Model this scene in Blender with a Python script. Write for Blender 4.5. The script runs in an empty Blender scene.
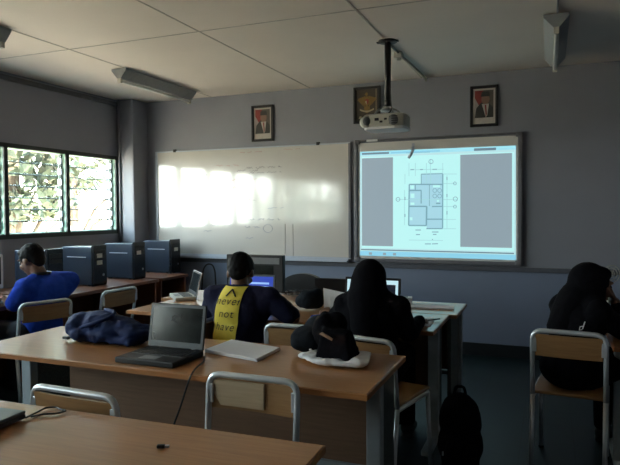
import bpy, bmesh, math, random
from mathutils import Vector, Matrix, Quaternion
from mathutils.bvhtree import BVHTree
V = Vector
SC = bpy.context.scene
COL = SC.collection
random.seed(7)

# ------------------------------------------------------------------ camera
F_PX = 594.2645
YAW, PITCH, ROLL = 0.38289, 0.035773, -0.0056616
CAM = V((4.35117, -5.95365, 1.41331))
fw = V((-math.sin(YAW)*math.cos(PITCH), math.cos(YAW)*math.cos(PITCH), -math.sin(PITCH)))
r0 = fw.cross(V((0, 0, 1))).normalized()
u0 = r0.cross(fw)
RT = math.cos(ROLL)*r0 + math.sin(ROLL)*u0
UP = -math.sin(ROLL)*r0 + math.cos(ROLL)*u0
cd = bpy.data.cameras.new('camera')
cam = bpy.data.objects.new('camera', cd)
COL.objects.link(cam)
cd.sensor_width = 36
cd.sensor_fit = 'HORIZONTAL'
cd.lens = 36*F_PX/620
cd.clip_start = 0.05
cd.clip_end = 300
cam.matrix_world = Matrix.Translation(CAM) @ Matrix((RT, UP, -fw)).transposed().to_4x4()
SC.camera = cam


def at(u, v, y):
    """point of the back-wall plane y=const seen at a pixel of the photograph (for measuring flat things on the wall)"""
    d = fw + (u-310)/F_PX*RT - (v-232.5)/F_PX*UP
    return CAM + d*((y-CAM.y)/d.y)


# ------------------------------------------------------------------ materials
def lin(c):
    return tuple(((x/255)/12.92 if x/255 <= .04045 else ((x/255+.055)/1.055)**2.4) for x in c)


def newmat(name):
    m = bpy.data.materials.new(name)
    m.use_nodes = True
    nt = m.node_tree
    b = nt.nodes['Principled BSDF']
    return m, nt, b


def mat(name, rgb, rough=.6, metal=0., var=.08, scale=30., bump=0., coat=0., spec=.5, stretch=(1, 1, 1), var_rough=0.):
    """procedural surface: noise varied colour (linear rgb), optional bump"""
    m, nt, b = newmat(name)
    N, L = nt.nodes, nt.links
    tc = N.new('ShaderNodeTexCoord')
    mp = N.new('ShaderNodeMapping')
    mp.inputs['Scale'].default_value = stretch
    L.new(tc.outputs['Object'], mp.inputs['Vector'])
    no = N.new('ShaderNodeTexNoise')
    no.inputs['Scale'].default_value = scale
    no.inputs['Detail'].default_value = 4
    L.new(mp.outputs['Vector'], no.inputs['Vector'])
    cr = N.new('ShaderNodeValToRGB')
    a = tuple(max(0, c*(1-var)) for c in rgb)
    z = tuple(min(1, c*(1+var)) for c in rgb)
    cr.color_ramp.elements[0].position = .3
    cr.color_ramp.elements[1].position = .7
    cr.color_ramp.elements[0].color = (*a, 1)
    cr.color_ramp.elements[1].color = (*z, 1)
    L.new(no.outputs['Fac'], cr.inputs['Fac'])
    L.new(cr.outputs['Color'], b.inputs['Base Color'])
    b.inputs['Roughness'].default_value = rough
    b.inputs['Metallic'].default_value = metal
    b.inputs['Specular IOR Level'].default_value = spec
    b.inputs['Coat Weight'].default_value = coat
    b.inputs['Coat Roughness'].default_value = .08
    if bump:
        bp = N.new('ShaderNodeBump')
        bp.inputs['Strength'].default_value = bump
        bp.inputs['Distance'].default_value = .01
        L.new(no.outputs['Fac'], bp.inputs['Height'])
        L.new(bp.outputs['Normal'], b.inputs['Normal'])
    return m


def emat(name, rgb, strength=1.):
    m, nt, b = newmat(name)
    b.inputs['Base Color'].default_value = (*[c*.05 for c in rgb], 1)
    b.inputs['Roughness'].default_value = .4
    b.inputs['Emission Color'].default_value = (*rgb, 1)
    b.inputs['Emission Strength'].default_value = strength
    return m


def woodmat(name, a, c, rough=.35, coat=.0, axis=0, scale=6.):
    m, nt, b = newmat(name)
    N, L = nt.nodes, nt.links
    tc = N.new('ShaderNodeTexCoord')
    mp = N.new('ShaderNodeMapping')
    s = [14., 14., 14.]
    s[axis] = .9
    mp.inputs['Scale'].default_value = s
    L.new(tc.outputs['Object'], mp.inputs['Vector'])
    no = N.new('ShaderNodeTexNoise')
    no.inputs['Scale'].default_value = scale
    no.inputs['Detail'].default_value = 6
    no.inputs['Distortion'].default_value = .6
    L.new(mp.outputs['Vector'], no.inputs['Vector'])
    cr = N.new('ShaderNodeValToRGB')
    cr.color_ramp.elements[0].position = .25
    cr.color_ramp.elements[1].position = .75
    cr.color_ramp.elements[0].color = (*a, 1)
    cr.color_ramp.elements[1].color = (*c, 1)
    L.new(no.outputs['Fac'], cr.inputs['Fac'])
    L.new(cr.outputs['Color'], b.inputs['Base Color'])
    b.inputs['Roughness'].default_value = rough
    b.inputs['Coat Weight'].default_value = coat
    b.inputs['Coat Roughness'].default_value = .18
    return m


M = {}
M['wall'] = mat('wall_paint', (.245, .255, .30), .55, var=.03, scale=3)
M['dado'] = mat('blue_grey_gloss_dado', (.20, .238, .33), .38, var=.03, scale=3)
M['ceiling'] = mat('ceiling_board', (.73, .655, .595), .7, var=.03, scale=2)
M['seam'] = mat('ceiling_joint', (.46, .42, .385), .8)
M['band'] = mat('base_band_paint', (.012, .014, .016), .5)
M['rail'] = mat('rail_paint', (.10, .105, .125), .45)
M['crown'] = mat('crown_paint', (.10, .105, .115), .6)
M['mint'] = mat('mint_paint', (.42, .62, .52), .5)
M['darkgreen'] = mat('dark_green_and_shaded_front', (.02, .03, .027), .5)  # dark clips and blade edges, also the shade colour of mullion fronts
M['tabletop'] = woodmat('varnished_orange_wood', (.30, .135, .048), (.41, .195, .072), .36, .5)
M['edge'] = woodmat('table_edge_wood', (.36, .15, .05), (.44, .19, .065), .4)
M['panel'] = woodmat('brown_panel_wood', (.22, .125, .075), (.29, .165, .098), .5)
M['ply'] = woodmat('chair_plywood', (.27, .145, .06), (.37, .21, .09), .4, .1)
M['ply_light'] = woodmat('pale_plywood', (.44, .34, .22), (.55, .43, .29), .45)
M['legmetal'] = mat('grey_enamel', (.42, .46, .48), .4, var=.04)
M['legdark'] = mat('speckled_dark_panel', (.07, .08, .075), .6, var=.5, scale=160)
M['tube'] = mat('silver_tube', (.62, .66, .70), .32, .45, var=.04)
M['black'] = mat('black_plastic', (.008, .008, .010), .45, var=.2)
M['black_gloss'] = mat('glossy_black_plastic', (.012, .014, .018), .22, var=.1)
M['tower'] = mat('blue_black_steel', (.030, .042, .068), .32, .2, var=.05, scale=8)
M['sticker'] = mat('white_sticker', (.62, .6, .56), .6)
M['white'] = mat('white_paper', (.72, .72, .75), .7, var=.02)
M['glint_white'] = mat('frame_glint_white', (.9, .9, .9), .25)
M['offwhite'] = mat('offwhite_plastic', (.50, .49, .44), .5)
M['greyplastic'] = mat('grey_plastic', (.16, .17, .18), .4)
M['bezel'] = mat('laptop_bezel', (.10, .115, .125), .35, var=.04)
M['lcd_off'] = mat('dark_screen_glass', (.02, .024, .024), .12, var=.5, scale=9)
M['skin'] = mat('skin', (.19, .095, .058), .55, var=.06, scale=40)
M['hair'] = mat('black_hair', (.004, .0035, .0035), .7, var=.3, scale=120, bump=.15, spec=.15)
M['eye'] = mat('eye', (.05, .04, .035), .2)
M['navy'] = mat('navy_cotton', (.008, .009, .032), .9, var=.15, scale=60, bump=.2, spec=.2)
M['royal'] = mat('royal_blue_jersey', (.008, .040, .34), .85, var=.12, scale=40, bump=.15, spec=.15)
M['blackcloth'] = mat('black_cloth', (.0035, .0035, .0055), .95, var=.2, scale=50, bump=.2, spec=.1)
M['denim'] = mat('dark_trousers', (.014, .016, .024), .85, var=.15)
M['shoe'] = mat('black_shoe', (.01, .01, .01), .5)
M['bluebag'] = mat('blue_nylon', (.007, .020, .085), .75, var=.25, scale=14, bump=.35, spec=.25)
M['greybag'] = mat('charcoal_nylon', (.012, .015, .020), .9, var=.2, scale=20, bump=.3, spec=.1)
M['cord'] = mat('black_cord', (.008, .008, .008), .5)
M['alu'] = mat('aluminium', (.46, .50, .58), .38, .2, var=.03)
M['screenframe'] = mat('dark_grey_frame', (.15, .15, .17), .4, .1)
M['screenpaint'] = mat('screen_white', (.68, .66, .63), .4, var=.02, scale=2, coat=.6)
M['cdesk'] = woodmat('reddish_brown_laminate', (.13, .045, .022), (.19, .07, .033), .4)
M['fixture'] = mat('fixture_enamel', (.30, .32, .33), .45)
M['tubeglass'] = mat('unlit_fluorescent_tube', (.78, .78, .76), .3)
M['projector'] = mat('projector_shell', (.42, .42, .37), .45, var=.05)
M['yellow'] = mat('yellow_print', (.70, .56, .06), .8, var=.05)
M['ink'] = mat('black_print', (.02, .02, .015), .8)
M['leaf'] = mat('tree_leaves', (.062, .078, .045), .5, var=.35, scale=3)
M['bark'] = mat('tree_bark', (.10, .075, .05), .9, var=.3)
M['plaster'] = mat('sunlit_plaster', (.70, .69, .64), .9, var=.04, scale=1)
M['roof'] = mat('roof_tiles', (.34, .2, .15), .9, var=.1, scale=4)
M['yard'] = mat('yard_concrete', (.54, .43, .31), .9, var=.12, scale=.6)


def floor_mat():
    m, nt, b = newmat('dark_teal_tiles')
    N, L = nt.nodes, nt.links
    tc = N.new('ShaderNodeTexCoord')
    br = N.new('ShaderNodeTexBrick')
    br.offset = 0
    br.inputs['Color1'].default_value = (.009, .023, .025, 1)
    br.inputs['Color2'].default_value = (.011, .027, .029, 1)
    br.inputs['Mortar'].default_value = (.005, .009, .010, 1)
    br.inputs['Scale'].default_value = 1
    br.inputs['Brick Width'].default_value = .3
    br.inputs['Row Height'].default_value = .3
    br.inputs['Mortar Size'].default_value = .003
    L.new(tc.outputs['Object'], br.inputs['Vector'])
    no = N.new('ShaderNodeTexNoise')
    no.inputs['Scale'].default_value = 60
    mx = N.new('ShaderNodeMix')
    mx.data_type = 'RGBA'
    mx.blend_type = 'MULTIPLY'
    mx.inputs['Factor'].default_value = .4
    L.new(br.outputs['Color'], mx.inputs['A'])
    L.new(no.outputs['Color'], mx.inputs['B'])
    L.new(mx.outputs['Result'], b.inputs['Base Color'])
    b.inputs['Roughness'].default_value = .45
    return m


M['floor'] = floor_mat()


def board_mat():
    m, nt, b = newmat('whiteboard_enamel')
    N, L = nt.nodes, nt.links
    tc = N.new('ShaderNodeTexCoord')
    no = N.new('ShaderNodeTexNoise')
    no.inputs['Scale'].default_value = 2.2
    no.inputs['Detail'].default_value = 3
    L.new(tc.outputs['Object'], no.inputs['Vector'])
    cr = N.new('ShaderNodeValToRGB')
    cr.color_ramp.elements[0].color = (.60, .56, .51, 1)
    cr.color_ramp.elements[1].color = (.70, .66, .61, 1)
    L.new(no.outputs['Fac'], cr.inputs['Fac'])
    L.new(cr.outputs['Color'], b.inputs['Base Color'])
    b.inputs['Roughness'].default_value = .33
    b.inputs['Specular IOR Level'].default_value = 1.0
    b.inputs['Coat Weight'].default_value = 1
    b.inputs['Coat IOR'].default_value = 2.5
    b.inputs['Coat Roughness'].default_value = .095
    return m


M['board'] = board_mat()


def glass_mat():
    m = bpy.data.materials.new('louvre_glass')
    m.use_nodes = True
    nt = m.node_tree
    for n in list(nt.nodes):
        nt.nodes.remove(n)
    out = nt.nodes.new('ShaderNodeOutputMaterial')
    tr = nt.nodes.new('ShaderNodeBsdfTransparent')
    tr.inputs['Color'].default_value = (.90, .94, .92, 1)
    gl = nt.nodes.new('ShaderNodeBsdfGlossy')
    gl.inputs['Roughness'].default_value = .03
    lw = nt.nodes.new('ShaderNodeLayerWeight')
    lw.inputs['Blend'].default_value = .3
    pw = nt.nodes.new('ShaderNodeMath')
    pw.operation = 'POWER'
    pw.inputs[1].default_value = 4.
    nt.links.new(lw.outputs['Facing'], pw.inputs[0])
    fr = nt.nodes.new('ShaderNodeMath')
    fr.operation = 'MULTIPLY_ADD'
    fr.inputs[1].default_value = .5
    fr.inputs[2].default_value = .03
    nt.links.new(pw.outputs[0], fr.inputs[0])
    mx = nt.nodes.new('ShaderNodeMixShader')
    nt.links.new(fr.outputs[0], mx.inputs[0])
    nt.links.new(tr.outputs[0], mx.inputs[1])
    nt.links.new(gl.outputs[0], mx.inputs[2])
    nt.links.new(mx.outputs[0], out.inputs['Surface'])
    return m


M['glass'] = glass_mat()


# ------------------------------------------------------------------ mesh builder
class MB:
    def __init__(s):
        s.bm = bmesh.new()
        s.mats = []

    def _mi(s, m):
        m = M[m] if isinstance(m, str) else m
        if m not in s.mats:
            s.mats.append(m)
        return s.mats.index(m)

    def _tag(s, n0, m, smooth=False):
        i = s._mi(m)
        s.bm.faces.ensure_lookup_table()
        for f in s.bm.faces[n0:]:
            f.material_index = i
            f.smooth = smooth

    def box(s, lo, hi, m, bevel=0., mtx=None, seg=2):
        tmp = bmesh.new()
        lo, hi = V(lo), V(hi)
        bmesh.ops.create_cube(tmp, size=1, matrix=Matrix.Translation((lo+hi)/2) @ Matrix.Diagonal((*(hi-lo), 1)))
        if bevel:
            bmesh.ops.bevel(tmp, geom=tmp.edges[:], offset=bevel, segments=seg, affect='EDGES', profile=.5)
        if mtx is not None:
            bmesh.ops.transform(tmp, matrix=mtx, verts=tmp.verts)
        return s._merge(tmp, m, False)

    def _merge(s, tmp, m, smooth):
        n0 = len(s.bm.faces)
        me = bpy.data.meshes.new('tmp')
        tmp.to_mesh(me)
        tmp.free()
        s.bm.from_mesh(me)
        bpy.data.meshes.remove(me)
        s._tag(n0, m, smooth)
        return s

    def cyl(s, a, b, r1, m, r2=None, seg=20, smooth=True):
        a, b = V(a), V(b)
        r2 = r1 if r2 is None else r2
        d = b-a
        tmp = bmesh.new()
        bmesh.ops.create_cone(tmp, cap_ends=True, segments=seg, radius1=r1, radius2=r2, depth=d.length,
                              matrix=Matrix.Translation((a+b)/2) @ d.to_track_quat('Z', 'Y').to_matrix().to_4x4())
        return s._merge(tmp, m, smooth and seg > 8)

    def ell(s, c, r, m, rot=None, seg=24):
        tmp = bmesh.new()
        r = (r, r, r) if isinstance(r, (int, float)) else r
        mt = Matrix.Translation(V(c)) @ (rot.to_4x4() if rot is not None else Matrix.Identity(4)) @ Matrix.Diagonal((*r, 1))
        bmesh.ops.create_uvsphere(tmp, u_segments=seg, v_segments=max(8, seg//2), radius=1, matrix=mt)
        return s._merge(tmp, m, True)

    def cap(s, a, b, r1, r2, m):
        """tapered capsule: closed volume"""
        s.ell(a, r1, m, seg=16)
        s.ell(b, r2, m, seg=16)
        s.cyl(a, b, r1, m, r2, seg=16)
        return s

    def tube(s, pts, r, m, seg=10, fillet=0., closed=False):
        pts = [V(p) for p in pts]
        if fillet:
            out = [pts[0]]
            for i in range(1, len(pts)-1):
                p, a, b = pts[i], pts[i-1], pts[i+1]
                da, db = (a-p), (b-p)
                k = min(fillet, da.length*.49, db.length*.49)
                A, B = p+da.normalized()*k, p+db.normalized()*k
                for j in range(7):
                    t = j/6
                    out.append((1-t)**2*A+2*t*(1-t)*p+t*t*B)
            out.append(pts[-1])
            pts = out
        n0 = len(s.bm.faces)
        rings = []
        t0 = (pts[1]-pts[0]).normalized()
        nrm = t0.orthogonal().normalized()
        n = len(pts)
        for i, p in enumerate(pts):
            if i == 0:
                t = (pts[1]-pts[0])
            elif i == n-1:
                t = (pts[-1]-pts[-2])
            else:
                t = (pts[i+1]-pts[i]).normalized()+(pts[i]-pts[i-1]).normalized()
            t.normalize()
            nrm = (nrm-t*nrm.dot(t)).normalized()
            bn = t.cross(nrm)
            rings.append([s.bm.verts.new(p+r*(math.cos(2*math.pi*k/seg)*nrm+math.sin(2*math.pi*k/seg)*bn)) for k in range(seg)])
        for i in range(n-1):
            for k in range(seg):
                s.bm.faces.new((rings[i][k], rings[i][(k+1) % seg], rings[i+1][(k+1) % seg], rings[i+1][k]))
        s.bm.faces.new(rings[0][::-1])
        s.bm.faces.new(rings[-1])
        s._tag(n0, m, True)
        return s

    def prism(s, poly, vec, m, smooth=False):
        """polygon (3d points) extruded by vec"""
        n0 = len(s.bm.faces)
        vec = V(vec)
        a = [s.bm.verts.new(V(p)) for p in poly]
        b = [s.bm.verts.new(V(p)+vec) for p in poly]
        n = len(a)
        f = [s.bm.faces.new(a), s.bm.faces.new(b[::-1])]
        for i in range(n):
            f.append(s.bm.faces.new((a[i], b[i], b[(i+1) % n], a[(i+1) % n])))
        bmesh.ops.recalc_face_normals(s.bm, faces=f)
        s._tag(n0, m, smooth)
        return s

    def build(s, name, parent=None, voxel=0., smooth_it=0, disp=0., disp_scale=.15):
        me = bpy.data.meshes.new(name)
        s.bm.to_mesh(me)
        s.bm.free()
        for m in s.mats:
            me.materials.append(m)
        o = bpy.data.objects.new(name, me)
        COL.objects.link(o)
        if voxel:
            md = o.modifiers.new('r', 'REMESH')
            md.mode = 'VOXEL'
            md.voxel_size = voxel
            md.use_smooth_shade = True
            if smooth_it:
                sm = o.modifiers.new('s', 'SMOOTH')
                sm.iterations = smooth_it
                sm.factor = .5
            if disp:
                tx = bpy.data.textures.new('folds', 'CLOUDS')
                tx.noise_scale = disp_scale
                tx.noise_depth = 2
                dm = o.modifiers.new('d', 'DISPLACE')
                dm.texture = tx
                dm.strength = disp
                dm.mid_level = .5
                dm.texture_coords = 'LOCAL'
            dg = bpy.context.evaluated_depsgraph_get()
            dg.update()
            me2 = bpy.data.meshes.new_from_object(o.evaluated_get(dg))
            me2.name = name
            for p in me2.polygons:
                p.use_smooth = True
            if not me2.materials:
                for m in s.mats:
                    me2.materials.append(m)
            o.modifiers.clear()
            o.data = me2
            bpy.data.meshes.remove(me)
        if parent is not None:
            o.parent = parent
        return o


def tag(o, label=None, cat=None, group=None, kind=None):
    if label:
        o['label'] = label
    if cat:
        o['category'] = cat
    if group:
        o['group'] = group
    if kind:
        o['kind'] = kind
    return o


def thing(name, label, cat, loc=(0, 0, 0), rz=0., group=None):
    o = bpy.data.objects.new(name, None)
    COL.objects.link(o)
    o.location = loc
    o.rotation_euler = (0, 0, rz)
    o.empty_display_size = .1
    return tag(o, label, cat, group)


def dup(root, loc, rz, label, group=None):
    r = root.copy()
    COL.objects.link(r)
    r.location = loc
    r.rotation_euler = (0, 0, rz)
    r['label'] = label
    if group:
        r['group'] = group
    for ch in list(root.children):
        c = ch.copy()
        COL.objects.link(c)
        c.parent = r
        for g in list(ch.children):
            d = g.copy()
            COL.objects.link(d)
            d.parent = c
    return r


def struct(mb, name):
    return tag(mb.build(name), kind='structure')


# ------------------------------------------------------------------ the room
XL, XR, YN, YB, ZC = -.38, 6.9, -9.0, 0.0, 2.731
WZ0, WZ1 = 1.185, 2.06            # window opening heights
BAYS = [(-.30 - .77*(i+1), -.30-.77*i) for i in range(10)]   # y ranges, from the board wall backwards
WY0, WY1 = BAYS[-1][0], BAYS[0][1]

b = MB()
b.box((XL-.3, YN-.2, -.15), (XR+.2, YB+.2, 0), 'floor')
struct(b, 'floor')
b = MB()
b.box((XL-.3, YN-.2, ZC), (XR+.2, YB+.2, ZC+.2), 'ceiling')
for x in (.745-1.22, .745, 1.965, 3.165, 4.39, 5.61, 6.83):           # board joints running away from the viewer
    if XL < x < XR:
        b.box((x-.006, YN, ZC-.003), (x+.006, YB, ZC+.001), 'seam')
for y in (-2.18, -4.62, -7.06):
    b.box((XL, y-.005, ZC-.003), (XR, y+.005, ZC+.001), 'seam')
struct(b, 'ceiling')

b = MB()
b.box((XL-.15, YN-.2, 0), (XL, YB+.2, WZ0), 'wall')
b.box((XL-.15, YN-.2, WZ1), (XL, YB+.2, ZC), 'wall')
b.box((XL-.15, YN-.2, WZ0), (XL, WY0, WZ1), 'wall')
b.box((XL-.15, WY1, WZ0), (XL, YB+.2, WZ1), 'wall')
struct(b, 'wall_left')
b = MB()
b.box((XL, YB, .85), (XR, YB+.15, ZC), 'wall')
b.box((XL, YB, 0), (XR, YB+.15, .85), 'dado')
struct(b, 'wall_back')
b = MB()
b.box((XR, YN-.2, 0), (XR+.15, YB+.2, ZC), 'wall')
struct(b, 'wall_right')
b = MB()
b.box((XL, YN-.15, 0), (XR, YN, ZC), 'wall')
struct(b, 'wall_front')
b = MB()
b.box((XL, -.27, 0), (-.15, YB, ZC), 'wall', .012)
struct(b, 'column')
b = MB()
b.box((-.15, -.012, 0), (XR, 0, .12), 'band')
struct(b, 'baseboard_back')
b = MB()
b.box((XL, YN, 0), (XL+.012, -.27, .12), 'band')
struct(b, 'baseboard_left')
b = MB()
b.box((XR-.012, YN, 0), (XR, 0, .12), 'band')
struct(b, 'baseboard_right')
b = MB()                                    # rail along the board wall
b.box((-.15, -.022, .828), (XR, 0, .872), 'rail', .003)
struct(b, 'trim_1')
b = MB()                                    # coved strip under the ceiling on the window wall
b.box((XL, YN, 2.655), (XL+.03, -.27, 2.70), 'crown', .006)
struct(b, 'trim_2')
b = MB()
b.cyl((-.34, -.285, 1.0), (-.34, -.285, ZC), .012, 'wall', seg=10)
struct(b, 'trim_3')

# windows: one thing per bay, louvre glass between mint jambs
for i, (y0, y1) in enumerate(BAYS):
    w = bpy.data.objects.new('window_%d' % (i+1), None)
    COL.objects.link(w)
    w.location = (XL, (y0+y1)/2, WZ0)
    tag(w, kind='structure')
    h = WZ1-WZ0
    hw = (y1-y0)/2
    f = MB()
    jt = .022
    f.box((-.095, -hw, 0), (-.004, -hw+jt, h), 'mint')
    f.box((-.095, hw-jt, 0), (-.004, hw, h), 'mint')
    f.box((-.095, -hw, 0), (-.004, hw, .03), 'mint')
    f.box((-.095, -hw, h-.035), (-.004, hw, h), 'mint')
    f.box((-.004, -hw, 0), (.014, -hw+jt, h), 'darkgreen')  # mullion fronts: shade on the mint paint put into the colour
    f.box((-.004, hw-jt, 0), (.014, hw, h), 'darkgreen')
    f.box((-.004, -hw, -.02), (.014, hw, .022), 'darkgreen')
    f.box((-.004, -hw, h-.028), (.014, hw, h+.01), 'darkgreen')
    fo = f.build('window_frame', w)
    c = MB()
    n = 7
    for s in (-1, 1):
        c.box((-.07, s*(hw-jt-.012)-.008, .03), (-.04, s*(hw-jt-.012)+.008, h-.035), 'darkgreen')
        for k in range(n):
            z = .05+(h-.1)*(k+.5)/n
            c.box((-.08, s*(hw-jt-.022)-.006, z-.03), (-.03, s*(hw-jt-.022)+.006, z+.03), 'alu')
    c.build('louvre_clips', w)
    g = MB()
    for k in range(n):
        z = .035+(h-.07)*(k+.5)/n
        mt = Matrix.Translation((-.055, 0, z)) @ Matrix.Rotation(math.radians(20), 4, 'Y')
        g.box((-.0025, -hw+.045, -.066), (.0025, hw-.045, .066), 'glass', mtx=mt)
        g.box((-.004, -hw+.045, -.070), (.004, hw-.045, -.061), 'darkgreen', mtx=mt)
    g.build('louvre_glass', w)

# ------------------------------------------------------------------ outside
b = MB()
b.box((-70, -60, -3.6), (XL-.16, 60, -3.4), 'yard')
struct(b, 'ground')


def tree(loc, h, r, n, label, leaf=.22, lift=.55, spread=.45):
    t = thing('tree', label, 'tree', loc, 0, 'trees outside the windows')
    k = MB()
    k.tube([(0, 0, 0), (.1, .05, h*.3), (-.05, .1, h*.6), (0, 0, h*.85)], .13, 'bark', 10)
    for a in range(5):
        an = a*1.3
        k.tube([(0, 0, h*(.35+.06*a)), (math.cos(an)*r*.4, math.sin(an)*r*.4, h*(.5+.06*a)), (math.cos(an)*r*.8, math.sin(an)*r*.8, h*(.55+.08*a))], .045, 'bark', 7)
    k.build('trunk', t)
    bm = bmesh.new()
    for q in range(n):
        while True:
            p = V((random.uniform(-1, 1), random.uniform(-1, 1), random.uniform(-1, 1)))
            if .25 < p.length < 1 and (math.sin(p.x*5.1+1)+math.sin(p.y*6.3)+math.sin(p.z*7.7+2)) > -.55:
                break
        c = V((p.x*r, p.y*r, h*lift+p.z*h*spread))
        qn = Quaternion((random.gauss(0, 1), random.gauss(0, 1), random.gauss(0, 1), random.gauss(0, 1))).normalized()
        L, W = leaf*random.uniform(.6, 1.2), leaf*.38
        pts = [(0, -L, 0), (W, -L*.2, .02), (W*.7, L*.5, 0), (0, L, -.02), (-W*.7, L*.5, 0), (-W, -L*.2, .02)]
        vs = [bm.verts.new(c+qn @ V(x)) for x in pts]
        bm.faces.new(vs)
    me = bpy.data.meshes.new('foliage')
    bm.to_mesh(me)
    bm.free()
    me.materials.append(M['leaf'])
    o = bpy.data.objects.new('foliage', me)
    COL.objects.link(o)
    o.parent = t
    return t


tree((-6.9, 4.0, -3.4), 8.6, 1.9, 1500, 'leafy tree seen through the louvre window nearer the viewer', lift=.76, spread=.24)
tree((-10.2, 9.3, -3.4), 8.8, 2.0, 700, 'sparser tree seen through the louvre window closest to the board corner', lift=.80, spread=.18)
tree((-5.0, -14.6, -3.4), 7.6, 1.9, 800, 'tree whose leaves show as a broken reflection in the whiteboard middle', lift=.66, spread=.34)
tree((-4.2, -19.6, -3.4), 7.8, 2.3, 800, 'bushy tree farthest back along the window wall, mirrored at the whiteboard\'s projection side', lift=.62, spread=.38)
bd = thing('neighbour_building', 'pale low building beyond the trees outside the louvre windows', 'building', (-19, 9, -3.4))
b = MB()
b.box((-4, -14, 0), (4, 12, 4.6), 'plaster')
b.build('wall_block', bd)
b = MB()
b.prism([(-4.6, -14.6, 4.6), (4.6, -14.6, 4.6), (0, -14.6, 5.7)], (0, 27.2, 0), 'roof')
b.build('gable_roof', bd)
for k in range(6):
    y = -12+4*k
    b = MB()
    b.box((3.95, y, 2.2), (4.06, y+1.6, 3.6), 'legmetal')
    b.box((4.03, y+.08, 2.28), (4.08, y+.76, 3.52), 'greyplastic')
    b.box((4.03, y+.84, 2.28), (4.08, y+1.52, 3.52), 'greyplastic')
    b.build('window', bd)

# ------------------------------------------------------------------ light
w = bpy.data.worlds.new('sky')
SC.world = w
w.use_nodes = True
nt = w.node_tree
bg = nt.nodes['Background']
tc = nt.nodes.new('ShaderNodeTexCoord')
sp = nt.nodes.new('ShaderNodeSeparateXYZ')
nt.links.new(tc.outputs['Generated'], sp.inputs[0])
cr = nt.nodes.new('ShaderNodeValToRGB')
cr.color_ramp.elements[0].position = .0
cr.color_ramp.elements[0].color = (1.0, .97, .92, 1)
cr.color_ramp.elements[1].position = .5
cr.color_ramp.elements[1].color = (.62, .80, 1.0, 1)
nt.links.new(sp.outputs['Z'], cr.inputs['Fac'])
nt.links.new(cr.outputs['Color'], bg.inputs['Color'])
bg.inputs['Strength'].default_value = 19.0
sd = bpy.data.lights.new('sun', 'SUN')
sd.energy = 82
sd.angle = .01
sd.color = (1, .93, .82)
so = bpy.data.objects.new('sun', sd)
COL.objects.link(so)
so.rotation_euler = V((-.55, .25, -1)).to_track_quat('-Z', 'Y').to_euler()
for (pa, pb) in ((WY0, -3.38), (-3.38, WY1)):      # sky portals in the window openings: sampling guides only
    pd = bpy.data.lights.new('window_portal', 'AREA')
    pd.shape = 'RECTANGLE'
    pd.size = WZ1-WZ0
    pd.size_y = pb-pa
    pd.cycles.is_portal = True
    po = bpy.data.objects.new('window_portal', pd)
    COL.objects.link(po)
    po.location = (XL-.16, (pa+pb)/2, (WZ0+WZ1)/2)
    po.rotation_euler = (0, math.radians(-90), 0)

# ------------------------------------------------------------------ wall things
# whiteboard
wb = thing('whiteboard', 'large glossy whiteboard with faint handwriting and window glare, on the board wall', 'whiteboard', (1.2, -.004, .921))
b = MB()
b.box((-1.2, -.018, 0), (1.2, 0, 1.2), 'board')
b.build('writing_surface', wb)
b = MB()
b.box((-1.225, -.024, -.004), (-1.196, 0, 1.204), 'alu', .003)
b.box((1.198, -.024, -.004), (1.226, 0, 1.204), 'screenframe', .003)
b.box((-1.225, -.024, 1.196), (1.226, 0, 1.212), 'alu', .003)
b.box((-1.225, -.024, -.012), (1.226, 0, .004), 'alu', .003)
b.build('frame', wb)
b = MB()
b.box((-1.2, -.075, -.042), (1.2, 0, -.032), 'alu', .002)
b.box((-1.2, -.078, -.042), (1.2, -.072, -.012), 'alu', .002)
b.box((-1.2, -.03, -.042), (1.2, 0, -.010), 'alu', .002)
b.build('pen_tray', wb)
for x in (-.95, .86):
    b = MB()
    b.box((x-.018, -.03, 1.195), (x+.018, 0, 1.228), 'black', .004)
    b.build('clip', wb)
random.seed(5)


def scribble(x, z, w, h, m, step=.010, r=.0022):
    xx = x
    while xx < x+w:
        L = random.uniform(.05, .13)
        pts = []
        k = 0
        while k*step < min(L, x+w-xx):
            pts.append((xx+k*step, -.0195, z+random.uniform(-h, h)))
            k += 1
        if len(pts) > 2:
            mb = MB()
            mb.tube(pts, r, m, 4)
            mb.build('handwriting', wb)
        xx += L+.035


M['pen_grey'] = mat('grey_marker_ink', (.25, .23, .22), .7)
M['pen_red'] = mat('red_marker_ink', (.55, .30, .26), .7)
M['pen_blue'] = mat('blue_marker_ink', (.30, .31, .40), .7)
for (u0_, u1_, vv, m, h) in ((216, 240, 166, 'pen_red', .008), (237, 258, 171, 'pen_grey', .010), (246, 282, 168, 'pen_grey', .012), (249, 282, 173, 'pen_grey', .006),
                            (231, 264, 180, 'pen_red', .010), (222, 245, 188, 'pen_red', .012), (200, 212, 175, 'ink', .006), (245, 256, 200, 'pen_grey', .010),
                            (268, 284, 208, 'pen_blue', .008), (247, 280, 219.5, 'pen_blue', .012), (245, 260, 227, 'pen_blue', .012), (246, 256, 238, 'pen_blue', .010),
                            (204, 232, 225, 'pen_blue', .010), (204, 212, 231, 'pen_blue', .008), (240, 262, 152.5, 'pen_red', .006), (284, 300, 149.5, 'pen_red', .006)):
    p0 = at(u0_, vv, -.02) - wb.location
    p1 = at(u1_, vv-.05*(u1_-u0_), -.02) - wb.location
    scribble(p0.x, p0.z, p1.x-p0.x, h, m)
pc = at(268, 228.5, -.02) - wb.location
hw_ = MB()
hw_.tube([(pc.x+.055*math.cos(a*.3), -.0195, pc.z+.045*math.sin(a*.3)) for a in range(22)], .002, 'pen_blue', 4)
pc = at(285, 224, -.02) - wb.location
hw_.build('handwriting', wb)
hw_ = MB()
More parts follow.
